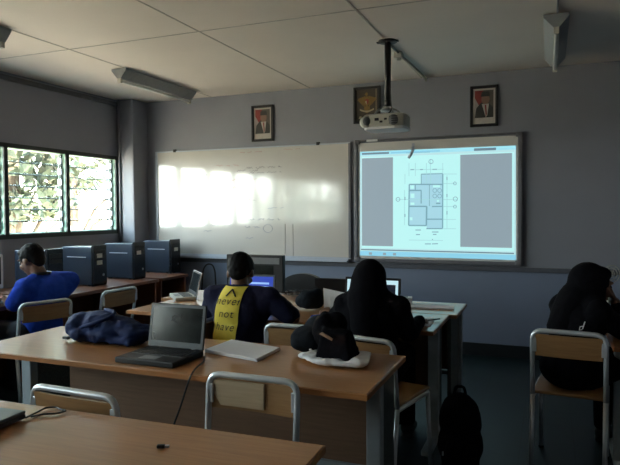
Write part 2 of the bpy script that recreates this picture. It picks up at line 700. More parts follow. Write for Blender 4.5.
hw_.tube([(pc.x+.003, -.0195, pc.z), (pc.x, -.0195, pc.z-.33)], .0018, 'pen_grey', 4)
pc = at(293, 224, -.02) - wb.location
hw_.build('handwriting', wb)
hw_ = MB()
hw_.tube([(pc.x, -.0195, pc.z), (pc.x+.002, -.0195, pc.z-.40)], .0018, 'pen_grey', 4)
hw_.build('handwriting', wb)

# projection board with the projected picture
ps = thing('projection_board', 'dark-framed board showing a projected house floor plan in a computer window', 'projection screen', (3.292, -.004, .885))
HX, HZ = .822, 1.258
b = MB()
b.box((-HX+.03, -.028, .03), (HX-.03, 0, HZ-.03), 'screenpaint')
b.build('surface', ps)
b = MB()
b.box((-HX, -.045, 0), (-HX+.034, 0, HZ), 'screenframe', .008)
b.box((HX-.042, -.045, 0), (HX, 0, HZ), 'screenframe', .008)
b.box((-HX, -.045, HZ-.018), (HX, 0, HZ), 'screenframe', .006)
b.box((-HX, -.045, 0), (HX, 0, .038), 'screenframe', .006)
b.build('frame', ps)
for sx in (-1, 1):
    for z in (0, HZ-.05):
        b = MB()
        x = sx*(HX-.03)
        b.box((x-.032, -.050, z+.006), (x+.032, 0, z+.052), 'screenframe', .012)
        b.build('corner_cap', ps)
E1 = lambda n, c, s=1.: emat('projected_'+n, lin(c), s)
EM = dict(white=E1('white', (188, 244, 243)), grey=E1('grey', (142, 160, 170)), bar=E1('bar', (160, 226, 240)), bar2=E1('toolbar', (186, 228, 232)),
          plan=E1('plan_tint', (166, 214, 228)), line=E1('line', (118, 166, 182)), thin=E1('thin_line', (160, 216, 220)), task=E1('taskbar', (140, 208, 232)), dark=E1('dark_bar', (105, 130, 145)))
pic = MB()
YP = -.004-.0285


def prect(u0_, v0_, u1_, v1_, m, lay, quad=None):
    q = quad or ((u0_, v0_), (u1_, v0_), (u1_, v1_), (u0_, v1_))
    pts = [at(u, v, YP) - ps.location for u, v in q]
    pts = [(p.x, -.0285-.0004*lay, p.z) for p in pts]
    pic.prism(pts, (0, .0003, 0), EM[m])


def pseg(u0_, v0_, u1_, v1_, m, lay, wpx=.8):
    a = at(u0_, v0_, YP) - ps.location
    c = at(u1_, v1_, YP) - ps.location
    d = V((c.x-a.x, 0, c.z-a.z)).normalized()
    n = V((-d.z, 0, d.x))*wpx*.0055
    q = [(a.x+n.x, 0, a.z+n.z), (c.x+n.x, 0, c.z+n.z), (c.x-n.x, 0, c.z-n.z), (a.x-n.x, 0, a.z-n.z)]
    pic.prism([(x, -.0285-.0004*lay, z) for x, _, z in q], (0, .0003, 0), EM[m])


VT = lambda u: 151.8-(u-360)*.041      # top edge of the picture in the photograph
VB = lambda u: 255.4+(u-360)*.030      # bottom edge


def q4(u0_, u1_, t0, t1):               # strip between two fractions of the picture's height
    f = lambda u, t: VT(u)+(VB(u)-VT(u))*t
    return ((u0_, f(u0_, t0)), (u1_, f(u1_, t0)), (u1_, f(u1_, t1)), (u0_, f(u0_, t1)))


prect(0, 0, 0, 0, 'bar2', 0, q4(360, 516, 0, 1))
prect(0, 0, 0, 0, 'bar', 1, q4(360, 516, 0, .035))
prect(0, 0, 0, 0, 'white', 1, q4(362, 514, .055, .925))
prect(0, 0, 0, 0, 'grey', 2, q4(362, 393, .065, .905))
prect(0, 0, 0, 0, 'grey', 2, q4(460.3, 512, .065, .895))
prect(0, 0, 0, 0, 'dark', 3, q4(361, 514, .937, .948))
prect(0, 0, 0, 0, 'task', 2, q4(360, 516, .955, 1))
prect(0, 0, 0, 0, 'dark', 3, q4(474, 496, .012, .034))
prect(0, 0, 0, 0, 'task', 3, q4(391, 440, .012, .028))
for u in (369, 383, 393):
    prect(0, 0, 0, 0, 'grey', 3, q4(u, u+3, .968, .99))
for u0_, u1_ in ((362, 389), (406, 430)):
    prect(0, 0, 0, 0, 'dark', 2, q4(u0_, u1_, .012, .03))
# the plan: tinted rooms, walls and dimension lines
prect(409.3, 184.5, 442.6, 208, 'plan', 3)
prect(421.3, 174, 442.9, 184.5, 'plan', 3)
prect(409, 206.5, 426.8, 225.5, 'plan', 3)
prect(426.8, 206, 442.8, 228.5, 'plan', 3)
for s in ((409.3, 184.4, 442.6, 184.4, 1.1), (421.3, 174.2, 442.9, 173.6, .8), (442.8, 174, 442.6, 228, 1.1), (409.3, 184.4, 408.7, 225.4, 1.1), (408.7, 225.4, 426.6, 225.6, 1.1),
          (409, 206.4, 426.8, 206.4, 1.2), (426.7, 206.4, 426.4, 225.5, 1.4), (409.2, 190.6, 421.5, 190.4, 1.2), (421.2, 190.6, 421.2, 203.5, 1.0), (426.4, 219.2, 442.6, 219.2, 1.1),
          (426.4, 228.6, 442.6, 228.6, 1.0), (432, 206.6, 442.6, 206.4, 1.0), (436, 203.4, 440.4, 203.4, 1.2), (415.4, 184.4, 415.4, 190.4, .8), (429.4, 184.5, 429.4, 206, .6),
          (421.3, 174, 421.3, 184.4, .7)):
    pseg(*s[:4], 'line', 4, s[4])
for s in ((409, 163, 409, 176), (415.4, 163, 415.4, 176), (426.5, 163, 426.5, 184), (430.6, 160, 430.6, 184), (442.8, 163, 442.8, 174), (410, 169.8, 444, 169.2), (405, 174, 405, 184), (404.6, 190, 404.6, 225),
          (447, 175, 447, 229), (442.8, 183.6, 456, 183.4), (442.8, 199.6, 457, 199.4), (442.6, 206.5, 456, 206.5), (442.6, 219.3, 456, 219.4), (442.6, 228.7, 456, 228.7), (396, 199.4, 409, 199.4), (409, 199.6, 442, 199.4),
          (443, 174, 457, 174), (409, 240, 443, 240.4)):
    pseg(*s, 'thin', 4, .5)
for s in ((410.5, 169.7, 414, 169.6), (420, 169.6, 423, 169.5), (432.5, 169.4, 437, 169.3), (447, 177, 447, 180), (447, 194, 447, 197), (447, 211, 447, 214.5), (405, 197, 405, 200), (405, 214, 405, 217),
          (415.5, 230, 421, 230), (416, 234.6, 420, 234.6), (432, 232, 438.5, 232), (433, 234.4, 436.5, 234.4), (425, 243.9, 431, 243.9), (432, 243.9, 438, 243.7), (432, 239.4, 433, 239.4)):
    pseg(*s, 'line', 5, .8)
for (cu, cv, r) in ((431, 161.6, 2.2), (398, 199.4, 2.0), (455.4, 199, 2.2), (434.8, 190.5, 2.0), (439.6, 190.5, 2.0), (434.8, 196, 2.0), (439.6, 196, 2.0), (455, 206.6, 1.5), (455, 183.4, 1.5)):
    prev = None
    for k in range(11):
        a = k*2*math.pi/10
        p = (cu+r*math.cos(a), cv+r*math.sin(a))
        if prev:
            pseg(*prev, *p, 'line', 5, .5)
        prev = p
for (u, v, uu, vv) in ((410.3, 185.3, 414, 189), (410.5, 193.5, 414.5, 198), (410.5, 202.5, 414.5, 205), (409.8, 217.3, 412.5, 220.3), (433, 185, 440, 187.5), (437, 200, 439, 202)):
    prect(u, v, uu, vv, 'white', 5)
pic.build('projected_picture', ps)
tg = MB()
p0, p1 = at(366.5, 141.8, -.05), at(377.5, 139.6, -.05)
tg.box((p0.x-ps.location.x, -.05, p0.z-ps.location.z-.002), (p1.x-ps.location.x, -.044, p0.z-ps.location.z+.022), 'glint_white', .002)  # white block paints a glint on the frame's top edge
tag(tg.build('painted_glint', ps), 'small painted white glint on the frame')
hk = thing('marker_hook', 'small curved grey hook hanging from the top edge of the projection board', 'hook', (3.065, -.05, 1.94))
b = MB()
b.tube([(-.025, -.006, .0), (.0, -.006, .03), (.02, -.006, .075), (.022, -.004, .11)], .015, 'alu', 10)
b.build('hook', hk)
b = MB()
b.box((.008, -.006, .1), (.036, .004, .145), 'alu', .004)
b.build('clip', hk)


# framed pictures
def frame(name, label, x0, x1, z0, z1, kind):
    t = thing(name, label, 'picture', ((x0+x1)/2, -.004, z0), 0, 'framed pictures above the boards')
    W, H = (x1-x0)/2, z1-z0
    b = MB()
    k = .026
    b.box((-W, -.024, 0), (-W+k, 0, H), 'black', .004)
    b.box((W-k, -.024, 0), (W, 0, H), 'black', .004)
    b.box((-W, -.024, 0), (W, 0, k), 'black', .004)
    b.box((-W, -.024, H-k), (W, 0, H), 'black', .004)
    b.build('frame', t)
    p = MB()
    yb = -.008

    def poly(pts, m, lay):
        p.prism([(x, yb-.0006*lay, z) for x, z in pts], (0, .0005, 0), m)

    def oval(cx, cz, rx, rz, m, lay):
        poly([(cx+rx*math.cos(i*math.pi/12), cz+rz*math.sin(i*math.pi/12)) for i in range(24)], m, lay)
    for nm, c in (('print_paper', (.50, .46, .42)), ('print_dark', (.03, .03, .028)), ('print_red', (.25, .035, .03)), ('print_flag', (.42, .37, .35)), ('print_backdrop', (.09, .08, .065)),
                  ('print_skin', (.24, .14, .10)), ('print_gold', (.21, .13, .03)), ('print_brown', (.045, .035, .025)), ('print_cream', (.38, .33, .22))):
        if nm not in M:
            M[nm] = mat(nm, c, .7)
    if kind == 'portrait':
        poly([(-W+k, k), (W-k, k), (W-k, H-k), (-W+k, H-k)], 'print_paper', 0)
        a, t0, t1 = W-k-.018, k+.06, H-k-.018
        poly([(-a, t0), (a, t0), (a, t1), (-a, t1)], 'print_backdrop', 1)
        poly([(-a, t1), (-a*.1, t1), (-a*.1, t1*.72), (-a*.55, t1*.58), (-a, t1*.8)], 'print_red', 2)
        poly([(-a, t1*.8), (-a*.3, t1*.5), (-a*.3, t0), (-a, t0)], 'print_flag', 2)
        poly([(-a, t0), (a, t0), (a, t0+.09), (a*.55, t0+.13), (-a*.35, t0+.14), (-a*.85, t0+.09)], 'print_dark', 3)
        poly([(-.022, t0+.13), (.045, t0+.13), (.03, t0+.02), (.016, t0)], 'print_paper', 4)
        poly([(.006, t0+.12), (.02, t0+.12), (.026, t0+.03), (.016, t0+.005)], 'print_red', 5)
        oval(.012, t0+.175, .038, .05, 'print_skin', 4)
        poly([(-.03, t0+.20), (.055, t0+.20), (.048, t0+.245), (-.022, t0+.245)], 'print_dark', 5)
    else:
        poly([(-W+k, k), (W-k, k), (W-k, H-k), (-W+k, H-k)], 'print_brown', 0)
        zc = H*.60
        for s in (-1, 1):       # gold bird: wings of long feathers
            for i in range(6):
                x = s*(.022+.013*i)
                poly([(x-.006, zc+.055-.004*i), (x+.006, zc+.055-.004*i), (x+.008*s+.006, zc-.05+.012*i), (x+.008*s-.006, zc-.05+.012*i)], 'print_gold', 1+i % 2)
            poly([(s*.012, zc-.05), (s*.028, zc-.05), (s*.034, zc-.085), (s*.016, zc-.085)], 'print_gold', 1)
        oval(0, zc, .024, .055, 'print_gold', 3)
        oval(-.004, zc+.075, .014, .018, 'print_gold', 3)
        poly([(-.016, zc+.078), (-.016, zc+.07), (-.03, zc+.068)], 'print_gold', 4)
        poly([(-.018, zc+.022), (.018, zc+.022), (.018, zc-.01), (0, zc-.034), (-.018, zc-.01)], 'print_red', 4)
        poly([(-.018, zc+.006), (0, zc+.006), (0, zc-.034), (-.018, zc-.01)], 'print_cream', 5)
        poly([(-.014, zc-.05), (.014, zc-.05), (.02, zc-.11), (0, zc-.12), (-.02, zc-.11)], 'print_gold', 2)
        pts = [(-.075+.15*i/10, zc-.072-.022*math.sin(i*math.pi/10)) for i in range(11)]
        poly(pts+[(x, z-.017) for x, z in pts[::-1]], 'print_cream', 6)
        poly([(-.09, .05), (-.05, .05), (-.06, .075), (-.08, .075)], 'print_cream', 1)
        poly([(.095, k), (.1, k), (.1, H-k), (.095, H-k)], 'print_cream', 1)
    p.build('print', t)
    return t


frame('framed_portrait', 'black-framed portrait of a man in dark suit, above the whiteboard', 1.267, 1.534, 2.19, 2.585, 'portrait')
frame('framed_emblem', 'black-framed gold bird emblem with scroll, behind the projector pole', 2.455, 2.742, 2.315, 2.69, 'bird')
frame('framed_portrait', 'black-framed portrait of a man in dark cap, above the projection board', 3.633, 3.893, 2.215, 2.604, 'portrait')

# black cable arching out from under the pen tray
b = MB()
b.tube([(.60, -.06, .28), (.625, -.06, .55), (.64, -.06, .74), (.69, -.06, .815), (.77, -.06, .81), (.80, -.06, .74), (.81, -.06, .55), (.80, -.06, .30), (.80, -.06, .01)], .009, 'cord', 8, fillet=.05)
tag(b.build('wall_cable'), 'black cable arching along the wall below the whiteboard tray', 'cable')

# ------------------------------------------------------------------ ceiling things
def light(x, y0, y1, label):
    t = thing('ceiling_light', label, 'ceiling light', (x, (y0+y1)/2, ZC), 0, 'unlit batten lights on the ceiling')
    h = (y1-y0)/2
    b = MB()
    b.prism([(-.082, -h, -.004), (.082, -h, -.004), (.082, -h, -.022), (.020, -h, -.092), (-.020, -h, -.092), (-.082, -h, -.022)], (0, 2*h, 0), 'fixture')
    b.build('housing', t)
    b = MB()
    b.cyl((0, -h+.02, -.112), (0, h-.02, -.112), .015, 'tubeglass', seg=14)
    b.build('tube', t)
    for s in (-1, 1):
        b = MB()
        b.box((-.018, s*(h-.015)-.014, -.135), (.018, s*(h-.015)+.014, -.08), 'offwhite', .004)
        b.build('lampholder', t)
    return t


light(.69, -1.52, -.36, 'unlit grey batten light on the ceiling near the window corner')
light(.69, -3.95, -2.76, 'unlit batten light at the ceiling edge over the window side, mostly out of frame')
l3 = light(4.385, -1.60, -.38, 'unlit batten light seen end on, ceiling above the projection board side')
b = MB()
b.tube([(4.39, -5.0, ZC-.008), (4.39, -1.62, ZC-.008)], .006, 'greyplastic', 8)
tag(b.build('ceiling_conduit'), 'thin dark conduit running along the ceiling to the end-on light', 'conduit')

pj = thing('ceiling_projector', 'off-white projector hanging from the ceiling on a black pole', 'projector', (3.176, -1.4, ZC))
pj.scale = (.86, .86, .97)
b = MB()
b.cyl((0, 0, 0), (0, 0, -.012), .085, 'black', seg=28)
b.box((-.10, -.02, -.014), (.10, .02, -.002), 'black', .004)
b.build('ceiling_plate', pj)
b = MB()
b.cyl((0, 0, -.01), (0, 0, -.50), .0285, 'black', seg=20)
b.cyl((0, 0, -.47), (0, 0, -.53), .03, 'black', seg=20)
b.build('pole', pj)
b = MB()
b.cyl((0, 0, -.555), (0, 0, -.525), .07, 'greyplastic', .045, seg=20)
for a in range(4):
    an = a*math.pi/2+.6
    b.tube([(0, 0, -.53), (math.cos(an)*.09, math.sin(an)*.09, -.545), (math.cos(an)*.14, math.sin(an)*.11, -.60)], .009, 'greyplastic', 8, fillet=.03)
b.build('mount_claw', pj)
b = MB()
prof = [(-.19, -.125), (-.165, -.155), (.10, -.16), (.175, -.13), (.19, -.06), (.185, .10), (.15, .14), (-.15, .14), (-.19, .10)]
b.prism([(x, y, -.70) for x, y in prof], (0, 0, .105), 'projector')
o = b.build('shell', pj)
bv = o.modifiers.new('b', 'BEVEL')
bv.width = .016
bv.segments = 3
b = MB()
b.prism([(x*.97, y*.97, -.715) for x, y in prof], (0, 0, .02), 'white')
b.build('bottom_cover', pj)
b = MB()
b.cyl((-.188, -.10, -.652), (-.150, -.168, -.652), .046, 'offwhite', seg=24)
b.cyl((-.150, -.168, -.652), (-.147, -.173, -.652), .034, 'greyplastic', seg=24)
b.build('speaker_grille', pj)
b = MB()
b.cyl((.09, -.155, -.65), (.093, -.168, -.65), .042, 'greyplastic', seg=24)
for k in range(4):
    b.box((.055, -.172, -.68+.018*k), (.13, -.166, -.674+.018*k), 'black')
b.build('exhaust_vent', pj)
b = MB()
b.cyl((.08, .13, -.65), (.08, .175, -.65), .036, 'black', seg=24)
b.cyl((.08, .172, -.65), (.08, .18, -.65), .028, 'lcd_off', seg=24)
b.build('lens', pj)
for x, z, rr in ((-.06, -.64, .018), (-.02, -.66, .012), (.02, -.64, .012)):
    b = MB()
    b.box((x-rr, -.166, z-rr*.6), (x+rr, -.155, z+rr*.6), 'black', .002)
    b.build('socket', pj)
b = MB()
b.tube([(.03, -.15, -.61), (.06, -.10, -.57), (.04, -.04, -.50), (.028, -.02, -.40), (.028, -.01, -.02)], .006, 'cord', 8, fillet=.03)
b.build('cable', pj)
jb = thing('junction_box', 'small white junction box with conduit on the ceiling behind the projector pole', 'junction box', (3.175, -1.03, ZC))
b = MB()
b.box((-.035, -.045, -.05), (.035, .045, 0), 'offwhite', .006)
b.cyl((0, 0, -.05), (0, 0, -.062), .02, 'offwhite')
b.build('box', jb)
b = MB()
b.tube([(0, -.3, -.010), (.003, -.04, -.010)], .009, 'greyplastic', 8)
b.tube([(.003, .04, -.012), (.03, 1.0, -.012), (.03, 1.02, -.03)], .011, 'offwhite', 8)
b.build('conduit', jb)


# ------------------------------------------------------------------ desks
def desk(name, label, x0, x1, y0, y1, z=.74, sit=-1, gx0=.06, gx1=.0, panel=True, panel_x0=None, rz=0., leg_in=.28, group='long classroom desks'):
    """sit=-1: people sit on the viewer's side"""
    cx, cy = (x0+x1)/2, (y0+y1)/2
    t = thing(name, label, 'desk', (cx, cy, 0), rz, group)
    W, D = (x1-x0)/2, (y1-y0)/2
    b = MB()
    b.box((-W, -D, z-.026), (W, D, z), 'tabletop', .004)
    b.build('tabletop', t)
    b = MB()
    b.box((-W-.002, -D-.003, z-.024), (W+.002, -D+.001, z-.003), 'edge')
    b.box((-W-.002, D-.001, z-.024), (W+.002, D+.003, z-.003), 'edge')
    b.box((-W-.003, -D, z-.024), (-W+.001, D, z-.003), 'edge')
    b.box((W-.001, -D, z-.024), (W+.003, D, z-.003), 'edge')
    b.build('edge_band', t)
    yf = sit*(D-leg_in)            # post nearest the sitter
    yr = -sit*(D-.04)
    for s, g in ((-1, gx0), (1, gx1)):
        x = s*(W-g)
        b = MB()
        b.box((x-.032, min(yf, yf-sit*.05), .03), (x+.032, max(yf, yf-sit*.05), z-.026), 'legmetal', .006)
        b.build('leg', t)
        b = MB()
        b.box((x-.012, min(yf-sit*.05, yr), .12), (x+.012, max(yf-sit*.05, yr), z-.03), 'legdark')
        b.build('end_panel', t)
        b = MB()
        b.box((x-.03, -D+.06, 0), (x+.03, D-.03, .035), 'legmetal', .008)
        b.build('foot_bar', t)
    if panel:
        px0 = -W+gx0 if panel_x0 is None else panel_x0-cx
        b = MB()
        py = yf-sit*.12
        b.box((px0, py-.009, .30), (W-gx1-.012, py+.009, z-.028), 'panel')
        b.build('modesty_panel', t)
        b = MB()
        b.box((-W+gx0, py-.012, .262), (W-gx1-.012, py+.012, .292), 'legmetal', .004)
        b.build('crossbar', t)
    return t


desk('long_desk', 'long orange wooden desk across the middle, with the open laptop and blue bag', 1.665, 3.735, -3.875, -3.25, gx0=.09, gx1=.055, panel_x0=1.95)
d1 = desk('long_desk', 'wooden desk closest to the viewer, holding only a closed laptop corner', 1.4, 3.765, -5.05, -4.405, rz=.0, gx0=.09, gx1=.06)
d1.rotation_euler.z = math.radians(1.6)
desk('long_desk', 'desk where the yellow-printed shirt boy and the veiled student work', 1.655, 3.755, -2.65, -2.085, gx1=.05, group='long classroom desks')
desk('long_desk', 'desk pushed against the far side of the students\' desk, below the boards', 1.53, 3.80, -2.074, -1.57, sit=1, gx1=.05, leg_in=.06)


def computer_desk(name, label, y0, y1, x0=-.30, x1=.60, z=.72, mir=1):
    t = thing(name, label, 'computer desk', (0, (y0+y1)/2, 0), 0, 'computer desks along the window wall')
    h = (y1-y0)/2
    b = MB()
    b.box((x0, -h, z-.03), (x1, h, z), 'cdesk', .003)
    b.build('tabletop', t)
    for s in (-1, 1):
        b = MB()
        b.box((x0+.02, s*(h-.02)-.012, 0), (x1-.03, s*(h-.02)+.012, z-.03), 'cdesk')
        b.build('side_panel', t)
    b = MB()
    b.box((x0+.05, -h+.04, .2), (x0+.07, h-.04, z-.03), 'cdesk')
    b.build('back_panel', t)
    return t


computer_desk('computer_desk', 'reddish-brown computer desk in the corner beside the whiteboard', -.78, -.30)
computer_desk('computer_desk', 'reddish-brown computer desk under the windows carrying three computer towers', -2.22, -.84)
computer_desk('computer_desk', 'reddish-brown computer desk at the frame edge in front of the boy in blue', -3.7, -2.26)


# ------------------------------------------------------------------ computer towers
def tower(y, label, stickers, first=False):
    t = thing('computer_tower', label, 'computer', (.215, y+.085, .72), 0, 'computer towers lined up under the windows')
    b = MB()
    b.box((-.19, -.082, .01), (.165, .082, .368), 'tower', .004)
    b.build('case', t)
    b = MB()
    b.box((-.185, -.086, .02), (.160, -.081, .362), 'tower', .002)
    b.box((-.13, -.089, .268), (.10, -.084, .276), 'alu', .001)  # bright strip paints the highlight along the panel's ridge
    b.build('side_panel', t)
    b = MB()
    b.prism([(.165, -.088, 0), (.165, -.088, .372), (.178, -.088, .385), (.190, -.088, .380), (.192, -.088, .02), (.185, -.088, 0)], (0, .176, 0), 'black_gloss')
    b.build('front_bezel', t)
    b = MB()
    b.box((.189, -.07, .30), (.1945, .07, .338), 'black', .002)
    b.box((.189, -.07, .255), (.1945, .07, .293), 'black', .002)
    b.build('drive_bay', t)
    for (yy, z) in stickers:
        b = MB()
        b.box((.190, yy-.035, z-.02), (.1955, yy+.035, z+.02), 'sticker')
        b.build('sticker', t)
    b = MB()
    b.cyl((.190, .04, .10), (.196, .04, .10), .012, 'alu', seg=14)
    b.build('power_button', t)
    b = MB()
    for xx in (-.15, .12):
        for yy in (-.06, .06):
            b.box((xx-.015, yy-.012, 0), (xx+.015, yy+.012, .012), 'black')
    b.build('feet', t)
    return t


tower(-2.12, 'dark computer tower directly behind the head of the boy in blue', [])
tower(-1.57, 'dark computer tower with two white stickers, next past the boy in blue', [(-.01, .285), (-.01, .22)])
tower(-.98, 'dark computer tower with one sticker, last before the corner column', [(-.02, .275)])
tower(-.34, 'dark computer tower in the corner, overlapping the whiteboard edge', [(.0, .27)])


# ------------------------------------------------------------------ chairs
def chair(name, label, loc, rz, w=.42, top=.785, lean=.05, cat='chair', patch=False, frame_m='tube', first=None):
    """chair faces local +y; its back stands at local y=0"""
    t = thing(name, label, cat, loc, rz, 'tube-framed plywood chairs')
    W = w/2
    r = .0125
    b = MB()
    b.tube([(-W+r, .0, .43), (-W+r, -lean*.55, .60), (-W+r, -lean, top-r), (W-r, -lean, top-r), (W-r, -lean*.55, .60), (W-r, 0, .43)], r, frame_m, 12, fillet=.055)
    b.build('back_frame', t)
    b = MB()
    pts = []
    n = 8
    for k in range(n+1):
        s = -1+2*k/n
        pts.append((s*(W-.028), -lean*.93+.010*(s*s)-.012, 0))
    zlo, zhi = top-.145, top-.030
    poly = [(x, y, zlo) for x, y, _ in pts]+[(x, y+.010, zlo) for x, y, _ in pts[::-1]]
    b.prism(poly, (0, -.008, zhi-zlo), 'ply')
    b.build('backrest', t)
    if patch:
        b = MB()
        b.box((-W*.25, -lean*.93-.025, zlo+.012), (W-.032, -lean*.93+.0035, zhi-.004), 'ply_light')  # paler rectangle over part of the backrest
        tag(b.build('pale_patch', t), 'pale patch on the backrest')
    for s in (-1, 1):
        b = MB()
        b.box((s*(W-.02)-.014, -lean*.9-.010, zlo+.02), (s*(W-.02)+.014, -lean*.9+.012, zhi-.02), frame_m, .003)
        b.build('bracket', t)
    b = MB()
    b.box((-W+.01, .01, .435), (W-.01, .40, .452), 'ply', .008)
    b.build('seat', t)
    b = MB()
    b.tube([(-W+r, .0, .425), (-W+r, .39, .425), (W-r, .39, .425), (W-r, .0, .425)], r, frame_m, 10, fillet=.04)
    b.build('seat_frame', t)
    for s in (-1, 1):
        b = MB()
        b.tube([(s*(W-r), 0, .44), (s*(W-r), -.055, .0)], r, frame_m, 10)
        b.cyl((s*(W-r), -.0535, .012), (s*(W-r), -.055, 0), .016, 'black', seg=12)
        b.build('leg', t)
        b = MB()
        b.tube([(s*(W-r), .37, .425), (s*(W-r), .41, .0)], r, frame_m, 10)
        b.cyl((s*(W-r), .409, .012), (s*(W-r), .41, 0), .016, 'black', seg=12)
        b.build('leg', t)
    return t


PI = math.pi
chair('classroom_chair', 'silver tube chair with pale backrest patch, between the two nearest desks', (3.292, -3.96, 0), PI, w=.405, patch=True, lean=.03)
chair('classroom_chair', 'silver tube chair whose low back just clears the nearest desk, beside the cord loop', (2.765, -4.29, 0), -.03, lean=.02, top=.782)
chair('classroom_chair', 'chair with tan backrest standing between yellow-print shirt boy and veiled student', (3.055, -2.90, 0), .0, lean=.03)
chair('classroom_chair', 'chair the veiled student sits on, partly hidden by the black bag', (3.47, -3.06, 0), -.22, lean=.04)
chair('classroom_chair', 'chair at the front right with tan plywood back, seating the student in profile', (4.450, -2.62, 0), -.10, w=.375, lean=.03, top=.795)
chair('classroom_chair', 'chair seating the boy in the blue jersey', (.93, -2.69, 0), PI/2-.33, w=.40, lean=.07)
chair('classroom_chair', 'empty chair with tan back between the boy in blue and the desks', (.98, -1.98, 0), PI/2-.05, lean=.07)
chair('classroom_chair', 'narrow pale chair back peeking above the open laptop', (2.085, -2.695, 0), .06, w=.25, top=.825, frame_m='offwhite')
chair('classroom_chair', 'chair turned sideways under the boy with the yellow shirt print', (2.435, -2.865, 0), -PI/2, w=.38, top=.76, lean=.02)

# padded chair beyond the far desk
oc = thing('office_chair', 'black padded chair with rounded back beyond the far desk', 'chair', (2.34, -1.12, 0), PI)
b = MB()
b.prism([(.19*max(-1, min(1, 1.25*math.cos(a))), -.03, .70+.165*math.sin(a)*(1 if math.sin(a) > 0 else 1.1)) for a in [i*PI/16 for i in range(32)]], (0, .06, 0), 'black')
b.build('backrest', oc)
b = MB()
b.box((-.22, .04, .43), (.22, .44, .49), 'black', .025, seg=3)
b.build('seat', oc)
b = MB()
b.cyl((0, .24, .12), (0, .24, .43), .028, 'greyplastic')
b.tube([(0, .24, .42), (0, .02, .42), (0, -.01, .55)], .016, 'black', 8, fillet=.04)
b.build('column', oc)
for k in range(5):
    an = k*2*PI/5+.3
    b = MB()
    b.tube([(0, .24, .12), (math.cos(an)*.26, .24+math.sin(an)*.26, .06)], .018, 'black', 8)
    b.ell((math.cos(an)*.26, .24+math.sin(an)*.26, .03), .03, 'black', seg=12)
    b.build('leg', oc)


# ------------------------------------------------------------------ laptops and monitors
def laptop(name, label, loc, rz, w=.34, d=.24, h=.225, tilt=15., base='black', bez='bezel', screen='lcd_off', lid='black', thick=.026):
    """screen faces local -y; hinge at local y=0"""
    t = thing(name, label, 'laptop', loc, rz)
    b = MB()
    b.box((-w/2, -d, 0), (w/2, 0, thick), base, .005)
    b.build('base', t)
    b = MB()
    b.box((-w/2+.02, -d*.62, thick-.001), (w/2-.02, -.03, thick+.0015), 'greyplastic')
    n = 12
    for r_ in range(4):
        for k in range(n):
            x = -w/2+.026+(w-.052)*k/n
            y = -d*.60+(d*.46)*r_/4
            b.box((x, y, thick), (x+(w-.052)/n*.85, y+d*.46/4*.82, thick+.004), 'black')
    b.build('keyboard', t)
    b = MB()
    b.box((-.045, -d*.92, thick-.001), (.045, -d*.68, thick+.001), 'greyplastic')
    b.build('touchpad', t)
    mt = Matrix.Translation((0, -.006, thick)) @ Matrix.Rotation(math.radians(-tilt), 4, 'X')
    b = MB()
    b.box((-w/2, 0, 0), (w/2, .010, h), lid, .004, mtx=mt)
    lo = b.build('lid', t)
    b = MB()
    e = .016
    b.box((-w/2+.003, -.003, .003), (-w/2+e, .001, h-.003), bez, mtx=mt)
    b.box((w/2-e, -.003, .003), (w/2-.003, .001, h-.003), bez, mtx=mt)
    b.box((-w/2+e, -.003, h-e), (w/2-e, .001, h-.003), bez, mtx=mt)
    b.box((-w/2+e, -.003, .003), (w/2-e, .001, .030), bez, mtx=mt)
    b.build('bezel', lo)
    b = MB()
    if callable(screen):
        screen(b, w, h, e, mt)
    else:
        b.box((-w/2+e, -.0015, .030), (w/2-e, .001, h-e), screen, mtx=mt)
    b.build('screen', lo)
    for s in (-1, 1):
        b = MB()
        b.cyl((s*w*.36-.02, -.002, thick), (s*w*.36+.02, -.002, thick), .008, 'black', seg=10)
        b.build('hinge', t)
    return t


EM['blue'] = emat('screen_blue', lin((40, 70, 190)), .8)
EM['sky'] = emat('screen_light_blue', lin((150, 190, 245)), 1.)
EM['cyan'] = emat('screen_pale_cyan', lin((190, 226, 236)), 1.)
EM['dim'] = emat('screen_dim', lin((14, 20, 34)), 1.)


def blue_screen(b, w, h, e, mt):
    b.box((-w/2+e, -.0015, .030), (w/2-e, .001, h-e), EM['blue'], mtx=mt)
    b.box((-w/2+e+.02, -.0022, .045), (w/2-e-.016, 0, h*.62), EM['sky'], mtx=mt)
    b.box((-w/2+e+.05, -.0022, h*.68), (w/2-e-.03, 0, h*.74), EM['sky'], mtx=mt)


def cad_screen(b, w, h, e, mt):
    b.box((-w/2+e, -.0015, .030), (w/2-e, .001, h-e), EM['cyan'], mtx=mt)
    b.box((-w/2+e+.02, -.0022, .050), (w/2-e-.017, 0, h*.80), EM['dim'], mtx=mt)


lp = laptop('laptop', 'dark open laptop with grey bezel on the middle desk beside white papers', (2.703, -3.585, .74), 0, w=.312, d=.245, h=.208, tilt=10)
b = MB()
b.box((-.004, -.0065, .2475), (.004, -.0045, .2515), 'alu')
b.build('webcam', lp)
laptop('laptop', 'laptop with bright blue screen in front of the yellow-print shirt boy', (2.43, -2.30, .74), .05, w=.36, d=.24, h=.215, tilt=10, screen=blue_screen)
laptop('laptop', 'laptop with pale lit screen hidden behind the veiled student', (3.285, -2.24, .74), 0, w=.375, d=.24, h=.215, tilt=8, screen=cad_screen, bez='black')
laptop('laptop', 'open white laptop seen nearly edge on at the far desk\'s left end', (1.755, -1.98, .74), -math.radians(46), w=.29, d=.16, h=.185, tilt=14, base='offwhite', bez='black', lid='white')
laptop('laptop', 'black laptop facing away with lid back toward the veiled student', (2.93, -1.86, .74), PI, w=.36, d=.22, h=.165, tilt=14, bez='black')
cl = thing('closed_laptop', 'closed dark laptop at the left edge of the nearest desk', 'laptop', (2.775, -4.525, .742), math.radians(-172))
cl.rotation_euler.z = math.radians(4)
b = MB()
